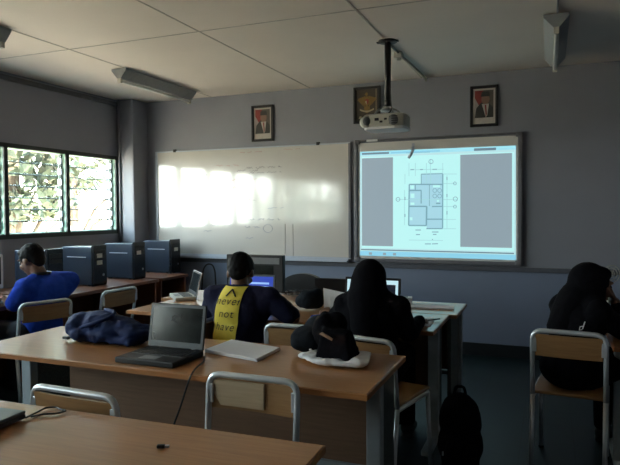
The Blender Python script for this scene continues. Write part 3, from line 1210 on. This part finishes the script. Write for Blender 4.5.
b.box((-.35, -.25, .002), (0, 0, .017), 'black', .004)
b.build('base', cl)
b = MB()
b.box((-.35, -.25, .018), (0, 0, .029), 'bezel', .004)
b.build('lid', cl)

mo = thing('monitor', 'large black monitor behind the boy\'s blue-lit laptop', 'monitor', (2.235, -1.84, .74), 0)
b = MB()
b.box((-.245, -.02, .055), (.245, .025, .338), 'black', .006)
b.build('housing', mo)
b = MB()
b.box((-.215, -.0225, .085), (.165, -.019, .26), 'lcd_off')
b.build('screen', mo)
b = MB()
b.box((-.215, -.0235, .27), (.215, -.019, .318), 'greyplastic', .001)
b.build('top_panel', mo)
b = MB()
b.box((-.03, 0, .01), (.03, .03, .08), 'black', .004)
b.box((-.11, -.08, 0), (.11, .09, .014), 'black', .005)
b.build('stand', mo)

# monitor at the left frame edge, cream bezel
mo = thing('monitor', 'cream-framed monitor at the left frame edge facing the boy in blue', 'monitor', (.30, -2.70, .72), 0)
b = MB()
b.box((-.03, -.215, .10), (.03, .205, .365), 'offwhite', .008)
b.build('housing', mo)
b = MB()
b.box((.029, -.19, .13), (.0315, .180, .345), 'lcd_off')
b.build('screen', mo)
b = MB()
b.cyl((0, 0, .012), (0, 0, .11), .03, 'offwhite')
b.cyl((0, 0, 0), (0, 0, .014), .1, 'offwhite', seg=28)
b.build('stand', mo)


# ------------------------------------------------------------------ papers and small things
def paper(name, label, cat, corners, z, t=.004, n=1, m='white', group=None):
    c = V((sum(p[0] for p in corners)/4, sum(p[1] for p in corners)/4, z))
    o = thing(name, label, cat, c, 0, group)
    random.seed(len(label))
    for k in range(n):
        b = MB()
        an = random.uniform(-.05, .05) if k else 0
        R_ = Matrix.Rotation(an, 3, 'Z')
        pts = [R_ @ V((p[0]-c.x, p[1]-c.y, 0))+V((0, 0, k*t)) for p in corners]
        b.prism(pts, (0, 0, t*.8), m)
        b.build('sheet' if n > 1 else 'pages', o)
    return o


paper('paper_stack', 'stack of white papers on the middle desk right of the open laptop', 'papers', [(2.835, -3.29), (2.83, -3.53), (3.145, -3.60), (3.145, -3.36)], .742, .005, 3)
pw = thing('plastic_bag', 'crumpled white plastic bag lying under the black bag on the middle desk', 'plastic bag', (3.45, -3.45, .742), 0)
b = MB()
b.prism([(-.13, .02, .012), (-.135, -.06, .012), (-.085, -.105, .012), (.06, -.135, .012), (.165, -.125, .012), (.18, -.03, .012), (.15, .11, .012), (-.06, .10, .012)], (0, 0, .016), 'white')
b.ell((-.09, -.04, .02), (.06, .05, .016), 'white')
b.ell((.14, -.07, .02), (.05, .06, .018), 'white')
b.ell((.02, -.11, .018), (.10, .025, .014), 'white')
b.build('film', pw, voxel=.006, smooth_it=2, disp=.014, disp_scale=.04)
b = MB()
b.tube([(-.11, .03, .022), (-.135, .05, .03), (-.13, .09, .02), (-.09, .085, .02)], .006, 'white', 7, fillet=.02)
b.build('handle', pw)
paper('notebook', 'white notebook lying on the far desk at its right end', 'notebook', [(3.45, -1.76), (3.47, -1.92), (3.76, -1.90), (3.74, -1.74)], .742, .012)
paper('paper_sheet', 'white sheet by the veiled student\'s writing hand', 'papers', [(3.58, -2.26), (3.60, -2.52), (3.715, -2.52), (3.70, -2.27)], .742, .003)
paper('paper_sheet', 'white papers on the corner desk in front of the boy in blue', 'papers', [(.20, -2.33), (.27, -2.68), (.56, -2.62), (.50, -2.36)], .722, .004, 2)
bk = thing('open_book', 'pale open book propped beside the boy in blue\'s arm', 'book', (.45, -2.275, .722), math.radians(20))
b = MB()
b.box((-.12, -.09, 0), (0, .09, .012), 'white', .002)
b.box((0, -.09, 0), (.12, .09, .012), 'white', .002, mtx=Matrix.Rotation(math.radians(-38), 4, 'Y'))
b.build('pages', bk)
b = MB()
b.box((-.125, -.095, -.002), (0, .095, 0.001), 'greyplastic')
b.build('cover', bk)

# box of tissue on far desk, right of veiled student
bx = thing('white_box', 'small white box on the far desk beside the veiled student', 'box', (3.39, -1.78, .742), .2)
b = MB()
b.box((-.06, -.05, 0), (.06, .05, .055), 'white', .004)
b.build('carton', bx)
b = MB()
b.box((-.02, -.012, .055), (.03, .012, .058), 'black')
b.build('opening', bx)

pn = MB()
pn.cyl((3.655, -2.42, .752), (3.735, -2.31, .752), .0045, 'black', seg=8)
pn.cyl((3.735, -2.31, .752), (3.748, -2.292, .752), .003, 'alu', .001, seg=8)
tag(pn.build('pen'), 'black pen lying by the veiled student\'s hand', 'pen')

ps2 = thing('paper_sheet', 'upright grey-white sheet held by the veiled student\'s left hand', 'papers', (3.125, -2.55, .745), 0)
b = MB()
q = [(-.062, .03, .01), (.065, .0, .03), (.10, .012, .168), (-.075, .045, .190)]
n_ = []
b.prism(q, (0, -.003, 0), 'white')
b.build('sheet', ps2)

# cable tangle on the far desk between boy and veiled student
tn = MB()
random.seed(3)
for k in range(5):
    pts = []
    for j in range(9):
        pts.append((2.33+.03*j+random.uniform(-.03, .03), -1.60+random.uniform(-.10, .06), .75+.006*k+random.uniform(0, .012)))
    tn.tube(pts, .006, 'white' if k < 3 else 'black', 7, fillet=.03)
tag(tn.build('cable_tangle'), 'loose heap of white cables on the far desk behind the boy', 'cables')

dbg = MB()
dbg.ell((2.84, -2.22, .815), (.085, .07, .068), 'greybag')
dbg.ell((2.80, -2.20, .80), (.07, .06, .05), 'greybag')
dbg.ell((2.88, -2.20, .82), (.06, .055, .07), 'greybag')
dbg = tag(dbg.build('pouch', voxel=.008, smooth_it=3, disp=.02, disp_scale=.06), 'dark grey pouch slumped on the desk between boy and veiled student', 'pouch')
pcs = MB()
pcs.cyl((3.0, -2.56, .757), (3.06, -2.50, .757), .016, M['royal'], seg=14)
pcs.ell((3.0, -2.56, .757), .016, M['royal'], seg=14)
tag(pcs.build('pencil_case'), 'small blue pencil case at the edge of the desk by the held sheet', 'pencil case')

# ------------------------------------------------------------------ bags
bg_ = thing('duffel_bag', 'crumpled navy blue bag slumped on the left of the middle desk', 'bag', (2.235, -3.49, .752), 0)
bg_.scale = (.74, .8, .82)
b = MB()
b.ell((-.23, -.01, .075), (.12, .12, .085), 'bluebag')
b.ell((-.10, .02, .09), (.15, .13, .085), 'bluebag')
b.ell((.06, .02, .075), (.17, .12, .078), 'bluebag')
b.ell((.20, .02, .055), (.13, .11, .058), 'bluebag')
b.ell((-.17, -.06, .045), (.11, .10, .048), 'bluebag')
b.ell((-.02, -.05, .05), (.17, .10, .052), 'bluebag')
b.box((-.26, -.12, .0), (.27, .11, .04), 'bluebag', .01)
b.build('body', bg_, voxel=.010, smooth_it=2, disp=.045, disp_scale=.10)
b = MB()
b.tube([(-.20, -.10, .07), (-.11, -.115, .10), (-.02, -.11, .125), (.06, -.06, .155), (.03, .02, .175), (-.10, .06, .175)], .012, 'bluebag', 8, fillet=.04)
b.build('strap', bg_)
b = MB()
b.box((-.325, -.11, .0), (-.275, -.085, .018), 'black', .004)
b.build('buckle', bg_)

bb = thing('shoulder_bag', 'black bag with grey flap heaped on papers, middle desk', 'bag', (3.44, -3.45, .758), 0)
b = MB()
tmpv = [(-.045, -.085, 0), (.125, -.10, 0), (.125, .06, 0), (-.05, .07, 0)]
top = [(-.030, -.035, .135), (.095, -.050, .115), (.090, .045, .115), (-.055, .05, .135)]
n0 = len(b.bm.faces)
va = [b.bm.verts.new(p) for p in tmpv]
vt = [b.bm.verts.new(p) for p in top]
fs = [b.bm.faces.new(va[::-1]), b.bm.faces.new(vt)]
for i in range(4):
    fs.append(b.bm.faces.new((va[i], va[(i+1) % 4], vt[(i+1) % 4], vt[i])))
b._tag(n0, 'blackcloth', True)
b.ell((-.05, .07, .10), (.065, .06, .085), 'blackcloth')
b.ell((-.01, .09, .13), (.06, .05, .06), 'blackcloth')
b.build('pouch_body', bb, voxel=.008, smooth_it=3, disp=.012, disp_scale=.06)
b = MB()
b.ell((-.15, .09, .05), (.085, .07, .065), 'greybag')
b.ell((-.10, .12, .085), (.075, .06, .075), 'greybag')
b.ell((-.17, .08, .03), (.06, .06, .035), 'greybag')
b.build('grey_flap', bb, voxel=.008, smooth_it=3, disp=.02, disp_scale=.08)
b = MB()
b.prism([(-.030, -.062, .112), (-.015, -.066, .122), (.037, -.070, .097), (.033, -.074, .089)], (0, -.004, 0), 'panel')  # highlight on the black cloth, painted as a thin brownish piece
tag(b.build('bag_highlight', bb), 'brown-grey highlight painted on the bag front')

bp_ = thing('backpack', 'black backpack on the floor at the right end of the students\' desk', 'backpack', (3.905, -2.66, 0), .2)
b = MB()
b.ell((0, 0, .13), (.125, .10, .14), 'blackcloth')
b.ell((0, 0, .27), (.115, .09, .15), 'blackcloth')
b.box((-.10, -.07, .0), (.10, .08, .2), 'blackcloth', .02)
b.build('body', bp_, voxel=.01, smooth_it=3, disp=.02)
b = MB()
b.ell((0, -.095, .13), (.085, .035, .09), 'blackcloth')
b.build('front_pocket', bp_)
b = MB()
b.tube([(-.03, 0, .41), (-.02, 0, .45), (.02, 0, .45), (.03, 0, .41)], .008, 'blackcloth', 8, fillet=.015)
b.build('handle', bp_)
b = MB()
b.box((-.10, -.105, .10), (-.09, -.10, .125), 'alu', .002)
b.build('buckle', bp_)

# laptop charger cord draped over the near edge of the middle desk
b = MB()
b.tube([(2.885, -3.62, .748), (2.93, -3.70, .747), (2.955, -3.80, .747), (2.985, -3.872, .749), (2.985, -3.889, .735), (2.966, -3.890, .69), (2.945, -3.89, .63), (2.925, -3.89, .58), (2.90, -3.893, .52), (2.88, -3.885, .40), (2.87, -3.87, .2), (2.87, -3.85, .006)], .0042, 'cord', 8, fillet=.03)
tag(b.build('charger_cord'), 'black charger cord hanging over the edge of the middle desk', 'cord')
b = MB()
b.tube([(2.779, -4.53, .748), (2.765, -4.46, .747), (2.755, -4.425, .747), (2.79, -4.41, .747), (2.82, -4.425, .747), (2.85, -4.425, .747), (2.84, -4.46, .747), (2.80, -4.48, .747), (2.784, -4.515, .747)], .0032, 'cord', 8, fillet=.02)
tag(b.build('thin_cord'), 'thin black cord looped on the nearest desk beside the closed laptop', 'cord')
b = MB()
b.box((-.011, -.007, 0), (.012, .007, .010), 'black', .003)
b.box((.012, -.005, .002), (.024, .005, .008), 'alu', .001)
o = tag(b.build('usb_stick'), 'tiny black usb stick alone on the nearest desk', 'usb stick')
o.location = (3.33, -4.565, .742)
o.rotation_euler.z = .4


# ------------------------------------------------------------------ people
def basis(f, up=(0, 0, 1)):
    f = V(f).normalized()
    s = f.cross(V(up)).normalized()
    u = s.cross(f)
    return Matrix((s, f, u)).transposed()      # columns: side(right), forward, up


def add_head(b, c, f, k=1.):
    R_ = basis(f)
    P = lambda x, y, z: V(c)+R_ @ V((x*k, y*k, z*k))
    b.ell(P(0, -.012, .028), (.074*k, .094*k, .088*k), 'skin', R_)
    b.ell(P(0, .022, -.025), (.060*k, .072*k, .078*k), 'skin', R_)
    b.ell(P(0, .045, -.080), (.034*k, .036*k, .030*k), 'skin', R_)
    b.cap(P(0, .092, .018), P(0, .108, -.018), .010*k, .014*k, 'skin')      # nose
    b.ell(P(0, .086, .044), (.05*k, .014*k, .012*k), 'skin', R_)            # brow
    b.ell(P(0, .088, -.050), (.024*k, .012*k, .010*k), 'skin', R_)          # lips
    for s in (-1, 1):
        b.ell(P(s*.076, -.008, -.005), (.010*k, .022*k, .032*k), 'skin', R_)
        b.ell(P(s*.045, .062, -.02), (.022*k, .02*k, .022*k), 'skin', R_)
    return P, R_


def add_hand(b, wrist, d, n, curl=.5, side=1, k=1.):
    """palm leaves the wrist along d; n = back-of-hand normal; side = thumb side (+1: along d x n)"""
    d = V(d).normalized()
    n = (V(n)-d*V(n).dot(d)).normalized()
    t = d.cross(n)*side
    w = V(wrist)
    lens = (.040, .045, .042, .032)
    for i in range(4):
        off = (.030-.020*i)*k
        kn = w+d*(.082-.004*abs(i-1))*k+t*off
        b.cap(w+d*.01*k+t*off*.7, kn, .0125*k, .0105*k, 'skin')
        dd, p, L = d.copy(), kn, lens[i]*k
        rr = .0090*k
        ax = d.cross(n)
        for j in range(3):
            dd = Quaternion(ax, -curl*(.7 if j == 0 else 1.)) @ dd
            q = p+dd*L
            b.cap(p, q, rr, rr*.9, 'skin')
            p = q
            rr *= .9
            L *= .72
    th = w+d*.022*k+t*.026*k
    td = (d*.65+t*.75-n*.25).normalized()
    p = th+td*.042*k
    b.cap(th, p, .013*k, .011*k, 'skin')
    td2 = (d*.9+t*.30-n*.30).normalized()
    q = p+td2*.032*k
    b.cap(p, q, .0105*k, .0095*k, 'skin')
    b.cap(q, q+td2*.024*k, .0095*k, .008*k, 'skin')


def person(label, J, shirt, trousers, hair, sleeve=1., veil=None, group=None, collar=None, skirt=False, voxel=.0075):
    root = thing('person', label, 'person', (J['pelvis'][0], J['pelvis'][1], 0), 0)
    O = V((J['pelvis'][0], J['pelvis'][1], 0))
    L = {k: V(v)-O for k, v in J.items() if k not in ('face', 'curl', 'palmL', 'palmR', 'hL', 'hR', 'width', 'k')}
    k = J.get('k', 1.)
    wd = J.get('width', 1.)
    b = MB()
    pel, ch, nk, hd = L['pelvis'], L['chest'], L['neck'], L['head']
    face = V(J['face'])
    # trunk
    side = (L['shR']-L['shL']).normalized()
    hipR, hipL = L['hipR'], L['hipL']
    hs = (hipR-hipL).normalized()

    def trunk(mb, m, g):
        mb.ell(pel+V((0, 0, .03)), (.155+g, .115+g, .12+g), m, basis(V((-hs.y, hs.x, 0))))
        mid = pel.lerp(ch, .5)
        Rt = basis(side.cross(V((0, 0, 1)))*-1 if False else V((-side.y, side.x, 0)))
        ax = (ch-pel).normalized()
        Rt = Matrix((side, ax.cross(side).normalized(), ax)).transposed()
        mb.ell(mid, ((.135+g)*wd, .10+g, .17+g), m, Rt)
        mb.ell(ch, ((.152+g)*wd, .105+g, .16+g), m, Rt)
        mb.ell(ch.lerp(nk, .45), ((.13+g)*wd, .082+g, .09+g), m, Rt)
        for s in ('L', 'R'):
            mb.cap(nk-ax*.035, L['sh'+s], .052+g, .056+g, m)
            mb.cap(L['sh'+s], ch+ (L['sh'+s]-ch)*.35-ax*.06, .058+g, .07+g, m)
    trunk(b, 'skin', 0)
    b.cap(nk-V((0, 0, .03)), hd+basis(face) @ V((0, -.012, -.05)), .056*k, .052*k, 'skin')
    P, R_ = add_head(b, hd, face, k)
    for s in ('L', 'R'):
        b.cap(L['sh'+s], L['el'+s], .050, .039, 'skin')
        b.cap(L['el'+s], L['wr'+s], .038, .026, 'skin')
        add_hand(b, L['wr'+s], J['h'+s], J['palm'+s], J.get('curl', .5), 1 if s == 'L' else -1, .95)
        b.cap(L['hip'+s], L['kn'+s], .080, .056, 'skin')
        b.cap(L['kn'+s], L['an'+s], .054, .036, 'skin')
        fd = V(J['foot']) if 'foot' in J else V((0, 1, 0))
        b.cap(L['an'+s]-V((0, 0, .03)), L['an'+s]+V((fd.x*.13, fd.y*.13, -.05)), .034, .026, 'skin')
    body = b.build('body', root, voxel=voxel, smooth_it=2)
    # eyes
    for s in (-1, 1):
        e = MB()
        e.ell(P(s*.031, .079, .018), .0125*k, 'eye', seg=12)
        e.build('eye', root)
    # shirt
    b = MB()
    g = .016
    trunk(b, shirt, g)
    for s in ('L', 'R'):
        el = L['sh'+s].lerp(L['el'+s], min(1, sleeve))
        b.cap(L['sh'+s], el, .056+g*.6, .054+g*.4 if sleeve < 1 else .045+g*.5, shirt)
        if sleeve > 1:
            b.cap(L['el'+s], L['el'+s].lerp(L['wr'+s], sleeve-1), .045+g*.5, .034+g*.4, shirt)
    sh = b.build('shirt', root, voxel=.009, smooth_it=3, disp=.018, disp_scale=.09)
    if collar:
        b = MB()
        c0 = nk+V((0, 0, .012))
        fwd = V((face.x, face.y, 0)).normalized()
        pts = []
        for i in range(17):
            a = i*2*PI/16
            pts.append(c0+V((math.cos(a)*.068, math.sin(a)*.066, .008))+fwd*(.01)-V((0, 0, .035))*max(0, V((math.cos(a), math.sin(a), 0)).dot(fwd)))
        b.tube(pts, .011, collar, 8)
        b.build('collar', root)
    b = MB()
    b.ell(pel+V((0, 0, .0)), (.165, .13, .105), trousers, basis(V((-hs.y, hs.x, 0))))
    for s in ('L', 'R'):
        b.cap(L['hip'+s], L['kn'+s], .092, .068, trousers)
        b.cap(L['kn'+s], L['an'+s]+V((0, 0, .02)), .066, .05, trousers)
        if skirt:
            b.cap(L['kn'+s].lerp(L['knL'], .5), L['an'+s].lerp(L['anL'], .5)+V((0, 0, .06)), .09, .09, trousers)
    b.build('skirt' if skirt else 'trousers', root, voxel=.011, smooth_it=3)
    fd = V(J['foot']) if 'foot' in J else V((0, 1, 0))
    for s in ('L', 'R'):
        b = MB()
        a = L['an'+s]
        b.cap(a-V((0, 0, .035)), a+V((fd.x*.14, fd.y*.14, -.058)), .046, .034, 'shoe')
        b.box((a.x-.04, a.y-.04, a.z-.092), (a.x+.04, a.y+.04, a.z-.06), 'shoe', .01)
        b.build('shoe', root, voxel=.008, smooth_it=2)
    if hair:
        b = MB()
        b.ell(P(0, -.020, .040), (.084*k, .096*k, .090*k), 'hair', R_)
        b.ell(P(0, .022, .082), (.066*k, .056*k, .034*k), 'hair', R_)
        b.ell(P(0, -.062, -.012), (.062*k, .042*k, .062*k), 'hair', R_)
        for s in (-1, 1):
            b.ell(P(s*.070, -.004, .038), (.014*k, .03*k, .036*k), 'hair', R_)
        b.build('hair', root, voxel=.007, smooth_it=1, disp=.010, disp_scale=.025)
    if veil:
        b = MB()
        b.ell(P(0, -.032, .025), (.098*k, .108*k, .110*k), veil, R_)
        b.ell(P(0, .012, .085), (.07*k, .07*k, .042*k), veil, R_)
        b.cap(P(0, -.035, -.01), nk+V((0, 0, .01)), .105*k, .112, veil)
        b.cap(P(0, .02, -.115), nk+V((0, 0, -.03)), .07*k, .10, veil)
        for s in ('L', 'R'):
            b.cap(nk+V((0, 0, .0)), L['sh'+s].lerp(nk, .25), .105, .075, veil)
        bk_ = -V((face.x, face.y, 0)).normalized() if 'back' not in L else (L['back']-ch)
        b.cap(nk+bk_*.03, ch+bk_*.06-V((0, 0, .02)), .11, .10, veil)
        b.build('headscarf', root, voxel=.009, smooth_it=4, disp=.012, disp_scale=.12)
    return root, sh


# boy with yellow print, back to the viewer
B = dict(pelvis=(2.600, -2.800, 0.545), chest=(2.600, -2.765, 0.800), neck=(2.595, -2.730, 0.935), head=(2.563, -2.680, 1.028), face=(-.22, .85, -.52),
         shL=(2.415, -2.75, .885), shR=(2.785, -2.73, .885), elL=(2.345, -2.700, .755), elR=(2.940, -2.720, .775), wrL=(2.37, -2.57, .795), wrR=(2.72, -2.60, .795),
         hipL=(2.510, -2.760, 0.530), hipR=(2.690, -2.760, 0.530), knL=(2.495, -2.360, 0.545), knR=(2.735, -2.360, 0.545), anL=(2.495, -2.300, 0.095), anR=(2.735, -2.300, 0.095),
         hL=(.15, 1, -.1), hR=(-.75, .55, -.1), palmL=(0, 0, 1), palmR=(0, 0, 1), curl=.22, width=1.08)
boy, bsh = person('person in navy t-shirt with yellow lettered back panel, hunched over a laptop', B, 'navy', 'denim', True, sleeve=.86)


# yellow back panel and its lettering laid on the shirt
def on_surface(me, dirv=V((0, 1, 0)), off=.002):
    pass


dgx = bpy.context.evaluated_depsgraph_get()


def drape(target, pts_rows, name, m, parent, off):
    """grid of (x,z) points cast along +y onto the back of a mesh (same parent space)"""
    bm = bmesh.new()
    bm.from_mesh(target.data)
    tree_ = BVHTree.FromBMesh(bm)
    bm.free()
    out = bmesh.new()
    grid = []
    for row in pts_rows:
        rr = []
        for (x, z) in row:
            hit = tree_.ray_cast(V((x, -1.2, z)), V((0, 1, 0)))
            y = hit[0].y if hit[0] is not None else -.1
            nv = hit[1] if hit[0] is not None else V((0, -1, 0))
            rr.append(out.verts.new(V((x, y, z))+nv*off))
        grid.append(rr)
    for i in range(len(grid)-1):
        for j in range(len(grid[0])-1):
            f = out.faces.new((grid[i][j], grid[i][j+1], grid[i+1][j+1], grid[i+1][j]))
            f.smooth = True
    me = bpy.data.meshes.new(name)
    out.to_mesh(me)
    out.free()
    me.materials.append(M[m])
    o = bpy.data.objects.new(name, me)
    COL.objects.link(o)
    o.parent = parent
    return o, tree_


zt, zb = .958, .60
rows = []
nr, nc = 40, 18
for i in range(nr+1):
    f = i/nr
    z = zt+(zb-zt)*f
    cx = -.012-.040*f
    hw2 = .077+.012*f
    rows.append([(cx+hw2*(-1+2*j/nc), z) for j in range(nc+1)])
yp, ytree = drape(bsh, rows, 'back_panel', 'yellow', boy, .0035)
tag(yp, 'yellow back panel')
bm = bmesh.new()
bm.from_mesh(yp.data)
ytree = BVHTree.FromBMesh(bm)
bm.free()


def lettering(txt, cx, cz, size, parent, tree_, shear=.25, name='lettering', off=.003):
    cu = bpy.data.curves.new('txt', 'FONT')
    cu.body = txt
    cu.size = size
    cu.shear = shear
    cu.align_x = 'CENTER'
    cu.offset = -.0004
    cu.space_character = 1.15
    ob = bpy.data.objects.new('txt', cu)
    COL.objects.link(ob)
    dg = bpy.context.evaluated_depsgraph_get()
    dg.update()
    me = bpy.data.meshes.new_from_object(ob.evaluated_get(dg))
    bpy.data.objects.remove(ob)
    bm = bmesh.new()
    bm.from_mesh(me)
    bmesh.ops.subdivide_edges(bm, edges=[e for e in bm.edges if e.calc_length() > .01], cuts=2)
    for v in bm.verts:
        x, z = cx+v.co.x, cz+v.co.y
        hit = tree_.ray_cast(V((x, -1.2, z)), V((0, 1, 0)))
        y = hit[0].y if hit[0] is not None else -.1
        v.co = V((x, y-off, z))
    bm.to_mesh(me)
    bm.free()
    me.materials.clear()
    me.materials.append(M['ink'])
    me.name = name
    o = bpy.data.objects.new(name, me)
    COL.objects.link(o)
    o.parent = parent
    return o


lettering('never', -.021, .860, .066, yp, ytree)
lettering('not', -.030, .786, .068, yp, ytree)
lettering('have', -.039, .708, .066, yp, ytree)
rows = []
cm = MB()
caret = [(-.042, .908), (-.010, .947), (.022, .908)]
cc = []
for (p, q) in ((caret[0], caret[1]), (caret[1], caret[2])):
    for j in range(6):
        x, z = p[0]+(q[0]-p[0])*j/5, p[1]+(q[1]-p[1])*j/5
        hit = ytree.ray_cast(V((x, -1.2, z)), V((0, 1, 0)))
        cc.append((x, (hit[0].y if hit[0] is not None else -.1)-.003, z))
cm.tube(cc, .0042, 'ink', 6)
cm.build('caret_mark', yp)

# veiled student, back to the viewer
G = dict(pelvis=(3.440, -2.830, 0.545), chest=(3.435, -2.795, 0.800), neck=(3.415, -2.765, 0.925), head=(3.410, -2.710, 1.000), face=(-.05, .9, -.42),
         shL=(3.285, -2.770, 0.875), shR=(3.585, -2.760, 0.875), elL=(3.165, -2.69, .745), elR=(3.640, -2.755, .745), wrL=(3.105, -2.62, .775), wrR=(3.665, -2.565, .780),
         hipL=(3.355, -2.790, 0.530), hipR=(3.525, -2.790, 0.530), knL=(3.350, -2.400, 0.545), knR=(3.540, -2.400, 0.545), anL=(3.360, -2.330, 0.095), anR=(3.540, -2.330, 0.095),
         hL=(-.35, .8, .35), hR=(-.05, 1, -.1), palmL=(-.3, -.2, .9), palmR=(.1, 0, 1), curl=.35, width=1.05)
girl, gsh = person('person in black headscarf and dark top writing, back turned, at the lit laptop', G, 'blackcloth', 'blackcloth', False, sleeve=1.9, veil='blackcloth', skirt=True)

# boy in blue at the left, facing the windows
U = dict(pelvis=(.81, -2.60, .545), chest=(.83, -2.55, .79), neck=(.80, -2.56, .940), head=(.735, -2.59, 1.052), face=(-.86, -.02, -.42),
         shL=(.785, -2.705, .865), shR=(.90, -2.385, .885), elL=(.73, -2.775, .735), elR=(.68, -2.29, .77), wrL=(.56, -2.68, .770), wrR=(.57, -2.50, .770),
         hipL=(.77, -2.745, .53), hipR=(.81, -2.565, .53), knL=(.37, -2.72, .545), knR=(.42, -2.48, .545), anL=(.34, -2.72, .095), anR=(.40, -2.48, .095),
         hL=(-1, .25, -.1), hR=(-1, -.1, -.1), palmL=(0, 0, 1), palmR=(0, 0, 1), curl=.25, foot=(-1, .1, 0), width=1.0)
person('person in royal blue jersey bent over papers at the window side', U, 'royal', 'denim', True, sleeve=.85, collar='black')

# student at the right edge, head turned to the right
S = dict(pelvis=(4.46, -2.46, .545), chest=(4.495, -2.385, .79), neck=(4.53, -2.35, .915), head=(4.575, -2.33, .985), face=(.86, .42, -.22),
         shL=(4.425, -2.27, .865), shR=(4.60, -2.475, .865), elL=(4.56, -2.10, .77), elR=(4.735, -2.40, .76), wrL=(4.62, -2.24, .765), wrR=(4.690, -2.315, .905),
         hipL=(4.42, -2.36, .53), hipR=(4.55, -2.44, .53), knL=(4.66, -2.06, .545), knR=(4.77, -2.20, .545), anL=(4.66, -1.98, .095), anR=(4.80, -2.14, .095),
         hL=(.7, -.6, -.1), hR=(-.35, .15, .9), palmL=(0, 0, 1), palmR=(.9, .1, .3), curl=.55, foot=(.8, .6, 0), width=1.0)
rg, rsh = person('person in black headscarf in profile, chin on hand, at the right edge', S, 'blackcloth', 'blackcloth', False, sleeve=1.75, veil='blackcloth')
bm = bmesh.new()
bm.from_mesh(rsh.data)
rt = BVHTree.FromBMesh(bm)
bm.free()
pm = MB()
for pts in ([(.058, .785), (.070, .825)], [(.056, .783), (.042, .779), (.047, .797), (.062, .800)]):
    cc = []
    for (x, z) in pts:
        hit = rt.ray_cast(V((x, -1.2, z)), V((0, 1, 0)))
        cc.append((x, (hit[0].y if hit[0] is not None else -.15)-.004, z))
    pm.tube(cc, .003, 'white', 6)
tag(pm.build('shirt_print', rg), 'small white print on the back')

# right edge desk with black monitor and small fan
rd = desk('work_desk', 'dark desk at the right frame edge in front of the student in profile', 4.66, 5.55, -2.62, -1.70, z=.72, panel=False, group='desk at the right wall side')
del rd['group']
mo = thing('monitor', 'black monitor standing at the right frame edge', 'monitor', (4.80, -1.98, .72), 0)
b = MB()
b.box((-.03, -.22, .09), (.03, .22, .45), 'black', .006)
b.build('housing', mo)
b = MB()
b.box((-.0315, -.20, .115), (-.029, .20, .43), 'lcd_off')
b.build('screen', mo)
b = MB()
b.box((-.02, -.03, .01), (.02, .03, .1), 'black')
b.box((-.08, -.11, 0), (.09, .11, .014), 'black', .004)
b.build('stand', mo)
fn = thing('desk_fan', 'small white desk fan in front of the right edge monitor', 'fan', (4.700, -1.79, .72), .5)
b = MB()
b.cyl((0, 0, 0), (0, 0, .02), .045, 'offwhite', seg=24)
b.cyl((0, 0, .02), (0, 0, .26), .009, 'offwhite', seg=12)
b.build('stand', fn)
b = MB()
for r_ in (.055, .038, .02):
    b.tube([(r_*math.cos(i*PI/12), -.03, .29+r_*math.sin(i*PI/12)) for i in range(25)], .0022, 'offwhite', 6)
for i in range(6):
    a = i*PI/3
    b.tube([(0, -.03, .29), (.055*math.cos(a), -.03, .29+.055*math.sin(a))], .0015, 'offwhite', 5)
b.build('cage', fn)
b = MB()
b.cyl((0, .03, .29), (0, -.02, .29), .018, 'offwhite')
b.build('motor', fn)
for i in range(3):
    b = MB()
    a = i*2*PI/3
    b.prism([(0, -.02, .29), (.045*math.cos(a-.4), -.026, .29+.045*math.sin(a-.4)), (.045*math.cos(a+.4), -.014, .29+.045*math.sin(a+.4))], (0, .002, 0), 'greyplastic')
    b.build('blade', fn)

# ------------------------------------------------------------------ colour management
vs = SC.view_settings
SC.display_settings.display_device = 'sRGB'
vs.view_transform = 'Standard'
vs.look = 'None'
vs.exposure = 0.0
vs.gamma = 1
vs.use_curve_mapping = False
SC.cycles.max_bounces = 10
SC.cycles.diffuse_bounces = 6
SC.cycles.glossy_bounces = 4
SC.cycles.transparent_max_bounces = 24
SC.cycles.caustics_reflective = False
SC.cycles.caustics_refractive = False
SC.cycles.sample_clamp_indirect = 6
SC.cycles.use_denoising = True
